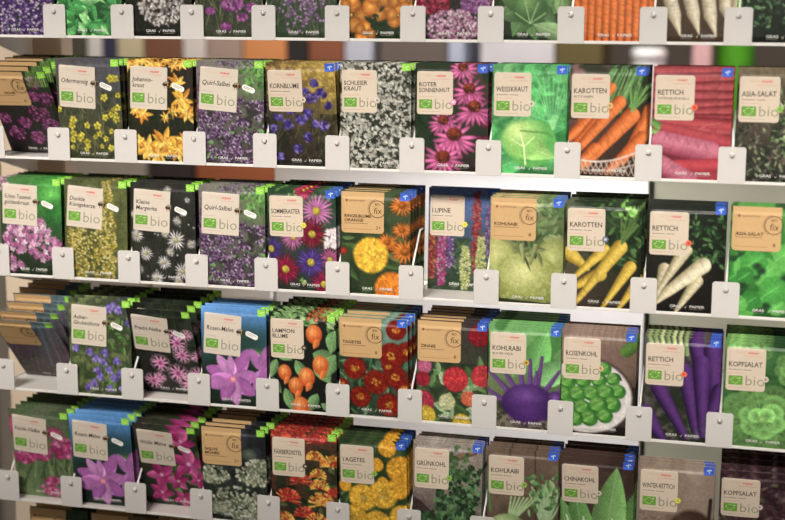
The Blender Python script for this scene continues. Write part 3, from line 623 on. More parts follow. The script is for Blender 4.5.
_txt = {}
def text_geo(s, bold=0.0):
    """outline of a word: verts (x,y) with cap height about 0.7, and faces"""
    k = (s, bold)
    if k not in _txt:
        cu = bpy.data.curves.new('word', 'FONT'); cu.body = s; cu.resolution_u = 2; cu.offset = bold
        o = bpy.data.objects.new('word', cu); col.objects.link(o)
        bpy.context.view_layer.update()
        me = bpy.data.meshes.new_from_object(o)
        v = np.array([p.co[:2] for p in me.vertices]); f = [tuple(p.vertices) for p in me.polygons]
        bpy.data.objects.remove(o); bpy.data.curves.remove(cu); bpy.data.meshes.remove(me)
        _txt[k] = (v, f)
    return _txt[k]

class Sheet:
    """flat coloured shapes laid on the packet's front, in packet mm (x right from left edge, y down from the top)"""
    def __init__(s): s.v = []; s.f = []; s.c = []; s.n = 0
    def add(s, pts, faces, c, lift):
        b = len(s.v)
        for x, y in pts: s.v.append((x, y, lift)); s.c.append(lin(c))
        s.f += [tuple(i + b for i in q) for q in faces]
    def text(s, t, x, y, size, c, lift, sx=1.0, bold=0.0, shear=0.0, fit=None, ang=0.0, right=False):
        v, f = text_geo(t, bold)
        if not len(v): return
        k = size / .7; w = v[:, 0].max() * k * sx
        if fit and w > fit: sx *= fit / w; w = fit
        px = v[:, 0] * k * sx + v[:, 1] * k * shear; py = -v[:, 1] * k
        if right: px = px - w
        ca, sa = math.cos(R(ang)), math.sin(R(ang))
        pts = [(x + a * ca - b * sa, y + a * sa + b * ca) for a, b in zip(px, py)]
        s.add(pts, [q[::-1] for q in f], c, lift)
    def poly(s, pts, c, lift): s.add(pts, [tuple(range(len(pts)))], c, lift)
    def rect(s, x0, y0, x1, y1, c, lift):
        nx, ny = max(1, int((x1 - x0) / 1.5)), max(1, int((y1 - y0) / 1.5))
        s.add([(x0 + (x1 - x0) * i / nx, y0 + (y1 - y0) * j / ny) for j in range(ny + 1) for i in range(nx + 1)],
              [(j * (nx + 1) + i, (j + 1) * (nx + 1) + i, (j + 1) * (nx + 1) + i + 1, j * (nx + 1) + i + 1) for j in range(ny) for i in range(nx)], c, lift)
    def disc(s, x, y, rx, ry, c, lift, n=16): s.poly([(x + rx * math.cos(-6.283 * k / n), y + ry * math.sin(-6.283 * k / n)) for k in range(n)], c, lift)
    def ring(s, x, y, r0, r1, c, lift, a0=0, a1=360, n=30):
        p = []
        for k in range(n + 1):
            a = R(a0 + (a1 - a0) * k / n); p += [(x + r0 * math.cos(a), y + r0 * math.sin(a)), (x + r1 * math.cos(a), y + r1 * math.sin(a))]
        s.add(p, [(2 * k, 2 * k + 1, 2 * k + 3, 2 * k + 2) for k in range(n)], c, lift)
    def rounded(s, x0, y0, x1, y1, r, c, lift, thick=0.0, corners=(1, 1, 1, 1)):
        """rounded sheet as a fine grid so that it follows the packet"""
        nx, ny = max(4, int((x1 - x0) / 1.0)), max(4, int((y1 - y0) / 1.0))
        pts = []; b = len(s.v)
        for j in range(ny + 1):
            for i in range(nx + 1):
                x = x0 + (x1 - x0) * i / nx; y = y0 + (y1 - y0) * j / ny
                # pull the outline in at the rounded corners
                for (cx, cy, on) in ((x0 + r, y0 + r, corners[0]), (x1 - r, y0 + r, corners[1]), (x1 - r, y1 - r, corners[2]), (x0 + r, y1 - r, corners[3])):
                    if on and (x - cx) * (cx - (x0 + x1) / 2) > 0 and (y - cy) * (cy - (y0 + y1) / 2) > 0:
                        m = max(abs(x - cx), abs(y - cy)); h = math.hypot(x - cx, y - cy)
                        if h > 0: x = cx + (x - cx) * m / h; y = cy + (y - cy) * m / h
                pts.append((x, y))
        q = lambda i, j: j * (nx + 1) + i
        s.add(pts, [(q(i, j), q(i, j + 1), q(i + 1, j + 1), q(i + 1, j)) for j in range(ny) for i in range(nx)], c, lift)
        if thick:
            edge = [q(i, 0) for i in range(nx)] + [q(nx, j) for j in range(ny)] + [q(i, ny) for i in range(nx, 0, -1)] + [q(0, j) for j in range(ny, 0, -1)]
            e2 = [pts[k] for k in edge]; n = len(e2)
            s.add(e2 + e2, [(k, (k + 1) % n, n + (k + 1) % n, n + k) for k in range(n)], c, lift)
            for k in range(n): s.v[-1 - k] = (*s.v[-1 - k][:2], lift - thick)
    def turn(s, i0, x, y, ang):
        ca, sa = math.cos(R(ang)), math.sin(R(ang))
        for i in range(i0, len(s.v)):
            a, b, l = s.v[i]; s.v[i] = (x + (a - x) * ca - (b - y) * sa, y + (a - x) * sa + (b - y) * ca, l)
    def world(s):
        a = np.array(s.v); x = (a[:, 0] / PW - .5) * W; z = (1 - a[:, 1] / PH) * H
        return np.stack([x, -(bulge(x, z) + a[:, 2] * .001), z], 1)
    def mesh(s, name, m): return mesh_np(name, s.world(), s.f, np.array(s.c), [m])

def pouch_mesh(name, colr):
    ny, nx = colr.shape[:2]
    x = np.linspace(-W / 2, W / 2, nx); z = np.linspace(H, 0, ny)
    Xg, Zg = np.meshgrid(x, z)
    v = np.stack([Xg, -bulge(Xg, Zg), Zg], -1).reshape(-1, 3)
    idx = np.arange(nx * ny).reshape(ny, nx)
    f = np.stack([idx[:-1, :-1], idx[1:, :-1], idx[1:, 1:], idx[:-1, 1:]], -1).reshape(-1, 4)
    ring = np.concatenate([idx[0, :-1], idx[:-1, -1], idx[-1, :0:-1], idx[:0:-1, 0]])
    vb = v[ring].copy(); vb[:, 1] = .0006
    c = colr.reshape(-1, 3); cb = c[ring]
    n0 = len(v); n = len(ring)
    faces = [tuple(q) for q in f.tolist()]
    r = ring.tolist()
    faces += [(r[k], r[(k + 1) % n], n0 + (k + 1) % n, n0 + k) for k in range(n)]
    # back of the packet: plain kraft sheet
    vk = vb.copy(); nb = n0 + n
    faces.append(tuple(nb + k for k in range(n)))
    kraft = np.tile(np.array(lin((186, 160, 124))[:3]), (n, 1))
    V = [v, vb, vk]; C = [c, cb, kraft]; base = nb + n
    # small white words along the foot of the packet
    t = Sheet()
    t.text('GRAS', 27, 117.5, 2.9, (214, 212, 206), .14, 1.3, .02, fit=13)
    t.text('PAPIER', 49, 117.5, 2.9, (214, 212, 206), .14, 1.3, .02, fit=18)
    t.poly([(43, 116), (44.6, 117.6), (44.6, 118.4)], (210, 208, 202), .14); t.poly([(44.6, 118.4), (44.4, 117.4), (46.8, 114)], (210, 208, 202), .14)
    t.rect(27, 118.8, 39, 119.2, (150, 148, 142), .14); t.rect(49, 118.8, 64, 119.2, (150, 148, 142), .14)
    tw = t.world(); V.append(tw); C.append(np.array(t.c)[:, :3]); faces += [tuple(base + k for k in q) for q in t.f]
    return mesh_np(name, np.concatenate(V), faces, np.concatenate(C), [M_PRINT], smooth=False)

BEIGE, KRAFT = (212, 196, 176), (200, 164, 116)
RED, INK, GREY = (214, 84, 76), (54, 46, 42), (142, 144, 118)
def eu_leaf(t, x, y, w, h, L):
    t.rect(x, y, x + w, y + h, (104, 156, 56), L)
    for k in range(12):
        q = k / 11; px = x + w * (.16 + .62 * q); py = y + h * (.5 - .34 * math.sin(q * 3.14) * (1 if k % 2 else -1))
        t.disc(px, py, .5, .5, (226, 238, 196), L + .05, 5)
    t.rect(x + w * .72, y + h * .2, x + w * .86, y + h * .28, (226, 238, 196), L + .05)

def veg_label(lines, sub, charm):
    t = Sheet(); L = .24
    x0, y0, x1, y1 = 2, 9, 45, 58
    t.rounded(x0, y0, x1, y1, 3, BEIGE, .16, .16)
    t.text('samen', 12, 15.2, 3.0, (214, 178, 150), L, 1.2, 0, fit=13); t.text('maier', 25.4, 15.2, 3.0, RED, L, 1.2, .02, fit=16)
    t.rect(20, 17.8, 41, 18.3, (214, 150, 136), L)
    one = len(lines) == 1
    if one: t.text(lines[0], 4.5, 30.5, 5.6, INK, L, .9, .012, fit=37, ang=-1)
    else: t.text(lines[0], 4.5, 26.5, 5.0, INK, L, .95, .012, fit=30, ang=-1); t.text(lines[1], 4.5, 33, 5.0, INK, L, .95, .012, fit=37, ang=-1)
    if not sub and one: t.rect(5, 33.6, 19, 34.3, (120, 108, 96), L); t.rect(20.5, 33.6, 30, 34.3, (120, 108, 96), L)
    if sub: t.text(sub, 5, 35.4, 2.6, (84, 74, 66), L, 1.0, .01, fit=34)
    t.rect(5, 37.6, 24, 38.0, (206, 150, 130), L)
    eu_leaf(t, 5, 41, 15.5, 10.5, L)
    t.text('bio', 22.6, 51.6, 11.6, GREY, L, 1.1, -.004, fit=22)
    t.rect(5, 54.4, 30, 54.9, (176, 164, 140), L)
    if charm:
        c, d = charm
        for k in range(6): t.disc(45.5 + 2.2 * math.cos(k * 1.05), 43.5 + 2.2 * math.sin(k * 1.05), 1.7, 1.4, c, .30 + .004 * k, 8)
        t.disc(45.5, 43.5, 1.5, 1.5, d, .38, 8)
    return t.mesh('label_panel', M_LABEL)

def wild_label(lines, ang=-3.0):
    t = Sheet(); L = .24
    x0, y0, x1, y1 = 4, 9, 53, 60
    t.rounded(x0, y0, x1, y1, 1.2, (208, 196, 180), .16, .16)
    t.text('samen', 14, 16, 3.2, (214, 184, 160), L, 1.2, 0, fit=14); t.text('maier', 30, 16, 3.2, RED, L, 1.2, .02, fit=18)
    t.rect(30, 18.4, 46, 18.9, (214, 150, 136), L)
    if len(lines) == 1: t.text(lines[0], 7, 30, 5.6, (40, 34, 32), L, .98, .010, .14, fit=36)
    else: t.text(lines[0], 7, 27, 5.2, (40, 34, 32), L, .98, .010, .14, fit=38); t.text(lines[1], 7, 34.2, 5.2, (40, 34, 32), L, .98, .010, .14, fit=36)
    t.rect(7, 37.4, 22, 37.8, (170, 156, 136), L)
    eu_leaf(t, 7, 41, 16.5, 11.5, L)
    t.text('bio', 26.5, 53, 12.6, GREY, L, 1.1, -.004, fit=24)
    t.rect(7, 55.6, 30, 56.0, (176, 164, 140), L)
    t.turn(0, 27, 34, -ang * -1)
    i0 = len(t.v)      # the bee sitting on the label's edge and the tilted tag it carries
    t.disc(50, 30, 3.2, 2.4, (70, 52, 34), .32, 10); t.disc(54.5, 30.6, 3.4, 2.1, (54, 40, 30), .33, 10); t.disc(52, 27.6, 3.6, 1.4, (150, 140, 126), .34, 10); t.rect(53.6, 28.8, 54.6, 32.2, (190, 140, 60), .36)
    for q in (0, 1, 2): t.rect(49 + q * 3, 32, 49.5 + q * 3, 35, (50, 40, 32), .3)
    i1 = len(t.v)
    t.rounded(59, 30, 76, 36.5, 3, (236, 234, 228), .14, .1); t.rect(61, 31.8, 73, 32.5, (150, 146, 140), .2); t.rect(61, 33.6, 69, 34.3, (150, 146, 140), .2)
    t.turn(i1, 67, 33, 22)
    return t.mesh('label_panel', M_LABEL)

def kraft_label(lines, more=None):
    t = Sheet(); L = .36
    t.rounded(1, 1.2, 54, 50, 4, KRAFT, .16, .16, (0, 0, 1, 1))
    D = (74, 54, 36)
    t.poly([(6, 11.5), (8, 9.5), (10, 11.5), (8, 13.5)], (150, 84, 52), L); t.text('samenmaier', 11, 12.6, 2.6, (128, 96, 62), L, 1.2, 0, fit=20)
    t.ring(46, 21, 9.6, 10.4, D, L); t.ring(46, 21, 11.4, 11.8, D, L, 120, 260)
    t.text('BIO', 43, 16.6, 2.6, D, L, 1, .01, fit=6); t.text('fix', 41.2, 26.4, 7.4, D, L, 1.15, -.004, .1, fit=10)
    y = 33 if len(lines) == 1 else 31.5
    for k, w in enumerate(lines): t.text(w, 5, y + k * 5, 3.5, (58, 42, 28), L, 1.15, .022, fit=33)
    t.rect(5, y + len(lines) * 5 - 3.2, 34, y + len(lines) * 5 - 2.6, (130, 98, 62), L); t.rect(5, 45.2, 40, 45.6, (150, 112, 70), L)
    if more: t.text(more, 44, 45, 4.2, D, L, 1, 0, fit=7)
    else: t.disc(47, 43, 1.6, 2.2, (150, 108, 66), L, 8)
    return t.mesh('label_panel', M_LABEL)

def mark_mesh(kind):
    t = Sheet()
    if kind == 'green':
        t.rounded(74.5, .6, 85.2, 9, 1.6, (138, 206, 62), .1, .1, (0, 0, 0, 1))
        for x, y, a in ((77.5, 4, 0), (81.6, 5.4, 60)):
            t.ring(x, y, 1.3, 2.1, (206, 238, 150), .16, a, a + 300, 12)
    else:
        t.rounded(73.5, .6, 85.2, 10, 1.6, (56, 96, 196), .1, .1, (0, 0, 0, 1))
        t.rect(79.2, 3.2, 80.2, 8, (190, 206, 236), .16); t.disc(78, 5, 1.3, .9, (190, 206, 236), .17, 8); t.disc(81.4, 4.2, 1.3, .9, (190, 206, 236), .17, 8)
    return t.mesh('corner_mark', M_LABEL)
MARK = {'g': mark_mesh('green'), 'b': mark_mesh('blue')}

# ------------------------------------------------------------------ what stands where
Y1 = ((236, 214, 90), (176, 196, 70)); G1 = ((150, 190, 90), (110, 150, 60)); P1 = ((238, 150, 190), (250, 220, 226)); O1 = ((226, 110, 80), (200, 60, 60)); W1 = ((214, 204, 190), (150, 130, 110)); R1 = ((70, 60, 50), (190, 180, 160))
SPEC = {
 (1, 0): (a_violet_spikes, 'w', [''], 'g', 'violet and white flower spikes', 'violet flower spike'),
 (1, 1): (a_herb_leaves, 'w', [''], 'g', 'a mass of bright green herb leaves', 'green herb leaf'),
 (1, 2): (a_white_umbel, 'w', [''], 'g', 'a greyish white flower head on a dark ground', 'greyish white flower'),
 (1, 3): (a_grass_thistle, 'w', [''], 'g', 'purple thistle flowers in wild grass', 'purple thistle'),
 (1, 4): (a_mauve_meadow, 'w', [''], 'g', 'tiny mauve flowers in a green meadow', 'mauve meadow flower'),
 (1, 5): (a_orange_poppies, 'v', [''], 'b', 'large orange poppies filling the picture', 'orange poppy'),
 (1, 6): (a_pink_yarrow, 'v', [''], 'b', 'pale pink and crimson yarrow heads', 'pink yarrow'),
 (1, 7): (a_dark_cabbage, 'v', [''], 'b', 'a dark green cabbage in its leaves', 'dark cabbage'),
 (1, 8): (a_carrot_bunch, 'v', [''], 'b', 'a row of upright orange carrots', 'upright carrot'),
 (1, 9): (a_white_icicles, 'v', [''], 'b', 'hanging white radishes on brown', 'white radish'),
 (1, 10): (a_frilly_herb, 'v', [''], 'b', 'dark frilly green herb leaves, half out of frame', 'frilly herb'),
 (2, 0): (a_purple_chives, 'k', ['          NCHE'], 'g', 'purple pompom flowers under a kraft label', 'purple pompom flower'),
 (2, 1): (a_yellow_agrimony, 'w', ['Odermennig'], 'g', 'small yellow wild flowers labelled Odermennig', 'small yellow flower'),
 (2, 2): (a_st_johns_wort, 'w', ['Johannis-', 'kraut'], 'g', 'golden starry flowers labelled Johanniskraut', 'golden star flower'),
 (2, 3): (a_mauve_sage, 'w', ['Quirl-Salbei'], 'g', 'mauve sage flowers labelled Quirl-Salbei', 'mauve sage'),
 (2, 4): (a_cornflowers, 'v', ['KORNBLUME'], 'b', 'blue-violet cornflowers under golden grain', 'cornflower'),
 (2, 5): (a_white_gypsophila, 'v', ['SCHLEIER', 'KRAUT'], 'g', 'dense tiny white blossoms labelled Schleierkraut', 'tiny white blossom'),
 (2, 6): (a_coneflowers, 'v', ['ROTER', 'SONNENHUT'], 'b', 'pink coneflowers with rust brown centres', 'pink coneflower'),
 (2, 7): (a_white_cabbage, 'v', ['WEISSKRAUT'], 'b', 'a pale green cabbage head labelled Weisskraut', 'pale green cabbage'),
 (2, 8): (a_carrots_basket, 'v', ['KAROTTEN'], 'b', 'orange carrots lying in a wire basket', 'carrot basket'),
 (2, 9): (a_pink_radishes, 'v', ['RETTICH'], 'b', 'long pink and red radishes', 'pink radish'),
 (2, 10): (a_asia_frills, 'v', ['ASIA-SALAT'], 'b', 'grey-green frilly salad leaves labelled Asia-Salat', 'frilly salad'),
 (3, 0): (a_pink_centaury, 'w', ['Echtes Tausend-', 'güldenkraut'], 'g', 'a cluster of small pink flowers on bright green', 'pink cluster flower'),
 (3, 1): (a_yellow_mullein, 'w', ['Dunkle', 'Königskerze'], 'g', 'tall yellow mullein spikes', 'yellow mullein'),
 (3, 2): (a_white_daisies, 'w', ['Kleine', 'Margerite'], 'g', 'white daisies on a dark ground', 'white daisy'),
 (3, 3): (a_mauve_sage, 'w', ['Quirl-Salbei'], 'g', 'mauve sage flowers labelled Quirl-Salbei', 'mauve sage'),
 (3, 4): (a_summer_asters, 'v', ['SOMMERASTER'], 'b', 'pink, crimson and purple asters', 'aster'),
 (3, 5): (a_marigold_orange, 'k', ['RINGELBLUME', 'ORANGE'], 'b', 'yellow and orange pot marigolds under a kraft label', 'pot marigold'),
 (3, 6): (a_lupins, 'v', ['LUPINE'], 'b', 'colourful lupin spikes against blue sky', 'lupin'),
 (3, 7): (a_kohlrabi_green, 'k', ['KOHLRABI'], 'b', 'a big yellow-green kohlrabi under a kraft label', 'yellow-green kohlrabi'),
 (3, 8): (a_yellow_carrots, 'v', ['KAROTTEN'], None, 'yellow carrots with dark green tops', 'yellow carrot'),
 (3, 9): (a_white_radish, 'v', ['RETTICH'], 'b', 'white radishes on a black ground', 'white radish'),
 (3, 10): (a_asia_leaves, 'k', ['ASIA-SALAT'], None, 'bright green broad salad leaves under a kraft label', 'bright salad leaf'),
 (4, 0): (a_purple_blue_stems, 'k', [''], 'g', 'dull purple stems under kraft, leaning forward', 'purple stem'),
 (4, 1): (a_bellflowers, 'w', ['Acker-', 'Glockenblume'], 'g', 'violet bellflowers in green grass', 'violet bellflower'),
 (4, 2): (a_fringed_pinks, 'w', ['Pracht-Nelke'], 'g', 'fringed pale pink flowers on dark green', 'fringed pink'),
 (4, 3): (a_rose_mallow, 'w', ['Rosen-Malve'], 'g', 'one large lilac-pink mallow under blue sky', 'blue-sky mallow'),
 (4, 4): (a_lanterns, 'v', ['LAMPION', 'BLUME'], 'g', 'orange lantern fruits on black', 'orange lantern'),
 (4, 5): (a_french_marigold, 'k', ['TAGETES'], 'b', 'dark red marigolds under a kraft label', 'dark red marigold'),
 (4, 6): (a_zinnias, 'k', ['ZINNIE'], 'b', 'coral red and yellow zinnias under a kraft label', 'coral zinnia'),
 (4, 7): (a_kohlrabi_purple, 'v', ['KOHLRABI'], 'b', 'a purple kohlrabi with purple stalks', 'purple kohlrabi'),
 (4, 8): (a_brussels_sprouts, 'v', ['ROSENKOHL'], 'b', 'Brussels sprouts on a white plate', 'Brussels sprout'),
 (4, 9): (a_purple_radish, 'v', ['RETTICH'], 'b', 'long purple radishes', 'purple radish'),
 (4, 10): (a_lettuce, 'v', ['KOPFSALAT'], None, 'a bright green head of lettuce', 'green lettuce'),
 (5, 0): (a_heath_pinks, 'w', ['Heide-Nelke'], 'g', 'bright pink flowers on blurred green stems', 'bright heath pink'),
 (5, 1): (a_rose_mallow, 'w', ['Rosen-Malve'], 'g', 'one large lilac-pink mallow under blue sky', 'blue-sky mallow'),
 (5, 2): (a_wild_mallow, 'w', ['Wilde Malve'], 'g', 'magenta wild mallow flowers', 'magenta mallow'),
 (5, 3): (a_white_carrot_umbels, 'k', ['WILDE', 'MÖHRE'], 'g', 'white umbels on a dark ground under a kraft label', 'white umbel'),
 (5, 4): (a_safflower, 'v', ['FÄRBERDISTEL'], 'g', 'orange and red safflowers', 'orange safflower'),
 (5, 5): (a_yellow_tagetes, 'v', ['TAGETES'], 'b', 'yellow marigolds on green', 'yellow marigold'),
 (5, 6): (a_kale, 'v', ['GRÜNKOHL'], 'b', 'curly dark green kale', 'curly kale'),
 (5, 7): (a_kohlrabi_pale, 'v', ['KOHLRABI'], 'b', 'pale green kohlrabi on brown boards', 'pale kohlrabi'),
 (5, 8): (a_chinese_cabbage, 'v', ['CHINAKOHL'], 'b', 'upright leaves of Chinese cabbage', 'Chinese cabbage'),
 (5, 9): (a_winter_radish, 'v', ['WINTER-RETTICH'], 'b', 'round dark winter radishes on grey-brown', 'dark winter radish'),
 (5, 10): (a_red_lettuce, 'v', ['KOPFSALAT'], 'b', 'dark red crinkled lettuce', 'dark red lettuce'),
 (6, 0): (a_frilly_herb, 'k', [''], None, 'dark leaves, only its top edge in frame', 'leftmost'),
 (6, 1): (a_asia_frills, 'k', [''], None, 'a tan kraft label, only its top edge in frame', 'second'),
 (6, 2): (a_red_lettuce, 'k', [''], None, 'dark crinkled leaves, only its top edge in frame', 'third'),
}
SUB = {(2, 8): 'ROTE RIESEN', (2, 9): 'OSTERGRUSS ROSA 2', (4, 7): 'BLAUER SPECK'}
CHARM = {(2, 4): W1, (2, 5): W1, (2, 6): P1, (2, 7): W1, (2, 8): ((214, 186, 130), (170, 130, 80)), (2, 9): O1, (2, 10): G1, (3, 4): Y1, (3, 6): Y1, (3, 8): ((110, 120, 150), (214, 210, 190)), (3, 9): O1,
         (4, 4): R1, (4, 7): ((200, 170, 80), (120, 100, 60)), (4, 8): ((206, 190, 150), (206, 110, 60)), (4, 9): ((232, 120, 80), (214, 80, 60)), (4, 10): W1, (5, 4): R1, (5, 5): G1, (5, 6): G1, (5, 7): G1, (5, 8): W1, (5, 9): Y1, (5, 10): W1}
# pose of a stack: (packets, depth of the front one, depth of the last one, lean of the front one, lean of the last one (deg, + backwards), sideways shift)
POSE = {(3, 9): (4, .0045, .03, -3, 1, 0), (2, 4): (5, .008, .06, -8, 2, .002), (2, 0): (6, .056, .088, -31, 2, -.010), (4, 0): (7, .068, .097, -42, 0, -.009), (2, 8): (5, .0045, .058, -1, 3, -.002), (2, 1): (5, .0045, .06, -4, 3, -.002),
        (3, 0): (5, .0045, .062, 1, 4, -.001), (3, 1): (5, .0045, .064, 2, 5, -.002), (3, 4): (6, .0045, .078, -2, 3, 0), (3, 5): (5, .0045, .072, 0, 2, 0),
        (3, 6): (2, .060, .070, 2, 3, .003), (3, 8): (4, .0045, .07, -3, 1, -.002), (3, 10): (4, .0045, .03, 2, 3, 0),
        (4, 1): (6, .0045, .084, 0, 5, 0), (4, 2): (6, .036, .090, -20, 4, -.006), (4, 3): (4, .0045, .050, 0, 2, 0), (4, 4): (6, .0045, .086, -2, 3, 0), (4, 5): (6, .008, .078, -5, 2, -.001),
        (4, 6): (6, .0045, .082, 0, 3, .0043), (4, 7): (7, .0045, .080, -1, 2, .001), (4, 8): (5, .0045, .040, -2, 1, -.0028), (4, 9): (5, .0045, .048, -3, 2, .001), (4, 10): (6, .0045, .070, -2, 3, 0),
        (5, 0): (6, .020, .076, -9, 3, 0), (5, 1): (6, .014, .082, -7, 4, -.003), (5, 2): (6, .036, .088, -18, 2, -.004), (5, 3): (6, .0045, .078, -4, 3, 0), (5, 4): (6, .0045, .076, -1, 2, 0),
        (5, 5): (5, .007, .045, -5, 0, -.001), (5, 6): (5, .0045, .040, 2, 2, 0), (5, 7): (5, .014, .050, -4, 0, .001), (5, 8): (5, .020, .054, -10, 1, -.001), (5, 9): (3, .0045, .022, -2, 0, 0), (5, 10): (5, .026, .084, -12, 1, .001)}
DEFN = {1: 2, 2: 5, 3: 5, 4: 6, 5: 6, 6: 4}
ORD = ['', 'top', 'second', 'third', 'fourth', 'fifth', 'lowest']
NTH = ['front', 'second', 'third', 'fourth', 'fifth', 'sixth', 'seventh']

Z0 = 1.30           # height of the third shelf's price tags above the floor
PITCH, ROWH, TAGH = .09, .1498, .0406
def lip_z(r): return Z0 - (r - 3) * ROWH - TAGH     # bottom of the front lip
def shelf_z(r): return lip_z(r) + .0017              # top of the tray, where packets stand

def build_packets():
    made = {}
    for (r, k), (fn, style, lines, mark, desc, short) in SPEC.items():
        if fn not in made: made[fn] = pouch_mesh('pouch', fn(len(made) * 13 + 5).result())
        pm = made[fn]
        if style == 'v': lm = veg_label(lines, SUB.get((r, k)), CHARM.get((r, k)))
        elif style == 'w': lm = wild_label(lines, 2.0 + ((r * 7 + k * 5) % 3))
        else: lm = kraft_label(lines, '2+' if (r, k) in ((3, 5), (5, 3)) else None)
        n, ya, yb, la, lb, dx = POSE.get((r, k), (DEFN[r], .0042, .062 if r > 1 else .026, 0, 3, 0))
        if r == 6: n, ya, yb, la, lb = 4, .046, .09, 0, 3
        rs = random.Random(r * 100 + k)
        X = (k + .5 - 6) * PITCH + dx
        proto = None
        for j in range(n):
            q = j / max(1, n - 1)
            if proto is None:
                o = empty('seed_packet'); o.rotation_mode = 'XYZ'
                link('pouch', pm, o); link('label_panel', lm, o)
                if mark: link('corner_mark', MARK[mark], o)['label'] = ('green' if mark == 'g' else 'blue') + ' corner mark'
                proto = o
            else:
                o = proto.copy(); col.objects.link(o)
                for ch in list(proto.children):
                    c = ch.copy(); col.objects.link(c); c.parent = o
            lean = la + (lb - la) * q
            if j: lean += rs.uniform(-1.0, 1.0)
            th = R(-lean)
            # lower front or rear edge rests on the tray
            dz = .0020 * abs(math.sin(th)) + .0002
            jit = rs.uniform(-.0018, .0012) if j else 0
            o.location = (X + jit, ya + (yb - ya) * q, shelf_z(r) + dz)
            o.rotation_euler = (th, 0, R(rs.uniform(-.9, .9) if j else 0))
            shelf = ORD[r] + ' shelf'
            if r == 6:
                tag(o, f'seed packet {NTH[j]} from front in the {short} stack on the {shelf}' if j else f'front seed packet of the {short} stack on the {shelf}', 'seed packet', f'seed packets on the {shelf}')
            elif j == 0: tag(o, f'front seed packet with {desc}, {shelf}', 'seed packet', f'seed packets on the {shelf}')
            else: tag(o, f'seed packet {NTH[j]} from front of the {short} stack on the {shelf}', 'seed packet', f'seed packets on the {shelf}')
build_packets()

# ------------------------------------------------------------------ simple solid builder
class MB:
    def __init__(s): s.v = []; s.f = []; s.m = []; s.mats = []; s.sm = []
    def mat(s, m):
        if m not in s.mats: s.mats.append(m)
        return s.mats.index(m)
    def add(s, v, f, m, smooth=False):
        b = len(s.v); s.v += [tuple(p) for p in v]; s.f += [tuple(i + b for i in q) for q in f]; s.m += [s.mat(m)] * len(f); s.sm += [smooth] * len(f)
    def box(s, x0, x1, y0, y1, z0, z1, m):
        v = [(x, y, z) for x in (x0, x1) for y in (y0, y1) for z in (z0, z1)]
        s.add(v, [(0, 1, 3, 2), (4, 6, 7, 5), (0, 4, 5, 1), (2, 3, 7, 6), (0, 2, 6, 4), (1, 5, 7, 3)], m)
    def prism(s, prof, x0, x1, m):
        """profile of (y,z) points swept along x"""
        n = len(prof); v = [(x0, y, z) for y, z in prof] + [(x1, y, z) for y, z in prof]
        s.add(v, [tuple(range(n)), tuple(range(2 * n - 1, n - 1, -1))] + [(k, n + k, n + (k + 1) % n, (k + 1) % n) for k in range(n)], m)
    def tube(s, pts, r, m, n=10):
        pts = [Vector(p) for p in pts]; v = []; f = []
        for i, p in enumerate(pts):
            d = (pts[min(i + 1, len(pts) - 1)] - pts[max(i - 1, 0)]).normalized()
            a = d.cross(Vector((1, 0, 0)) if abs(d.x) < .9 else Vector((0, 1, 0))).normalized(); b = d.cross(a)
            for k in range(n):
                t = 6.28318 * k / n; v.append(p + (a * math.cos(t) + b * math.sin(t)) * r)
        for i in range(len(pts) - 1):
            for k in range(n): f.append((i * n + k, i * n + (k + 1) % n, (i + 1) * n + (k + 1) % n, (i + 1) * n + k))
        f += [tuple(range(n - 1, -1, -1)), tuple(range((len(pts) - 1) * n, len(pts) * n))]
        s.add(v, f, m, True)
    def lathe(s, prof, c, axis, m, n=24):
        """profile of (radius, height) turned about z or y through c"""
        v = []; f = []; k0 = len(prof)
        for r, h in prof:
            for k in range(n):
                t = 6.28318 * k / n; a, b = r * math.cos(t), r * math.sin(t)
                v.append((c[0] + a, c[1] + b, c[2] + h) if axis == 'z' else (c[0] + a, c[1] + h, c[2] + b))
        for i in range(k0 - 1):
            for k in range(n): f.append((i * n + k, i * n + (k + 1) % n, (i + 1) * n + (k + 1) % n, (i + 1) * n + k))
        f += [tuple(range(n - 1, -1, -1)), tuple(range((k0 - 1) * n, k0 * n))]
        s.add(v, f, m, True)
    def build(s, name, parent=None, bevel=0.0):
        me = bpy.data.meshes.new(name); me.from_pydata(s.v, [], s.f)
        for m in s.mats: me.materials.append(m)
        me.polygons.foreach_set('material_index', s.m); me.polygons.foreach_set('use_smooth', s.sm)
        import bmesh
        bm = bmesh.new(); bm.from_mesh(me); bmesh.ops.recalc_face_normals(bm, faces=bm.faces); bm.to_mesh(me); bm.free()
        o = link(name, me, parent)
        if bevel:
            b = o.modifiers.new('edge', 'BEVEL'); b.width = bevel; b.segments = 2; b.limit_method = 'ANGLE'; b.angle_limit = R(40)
        return o

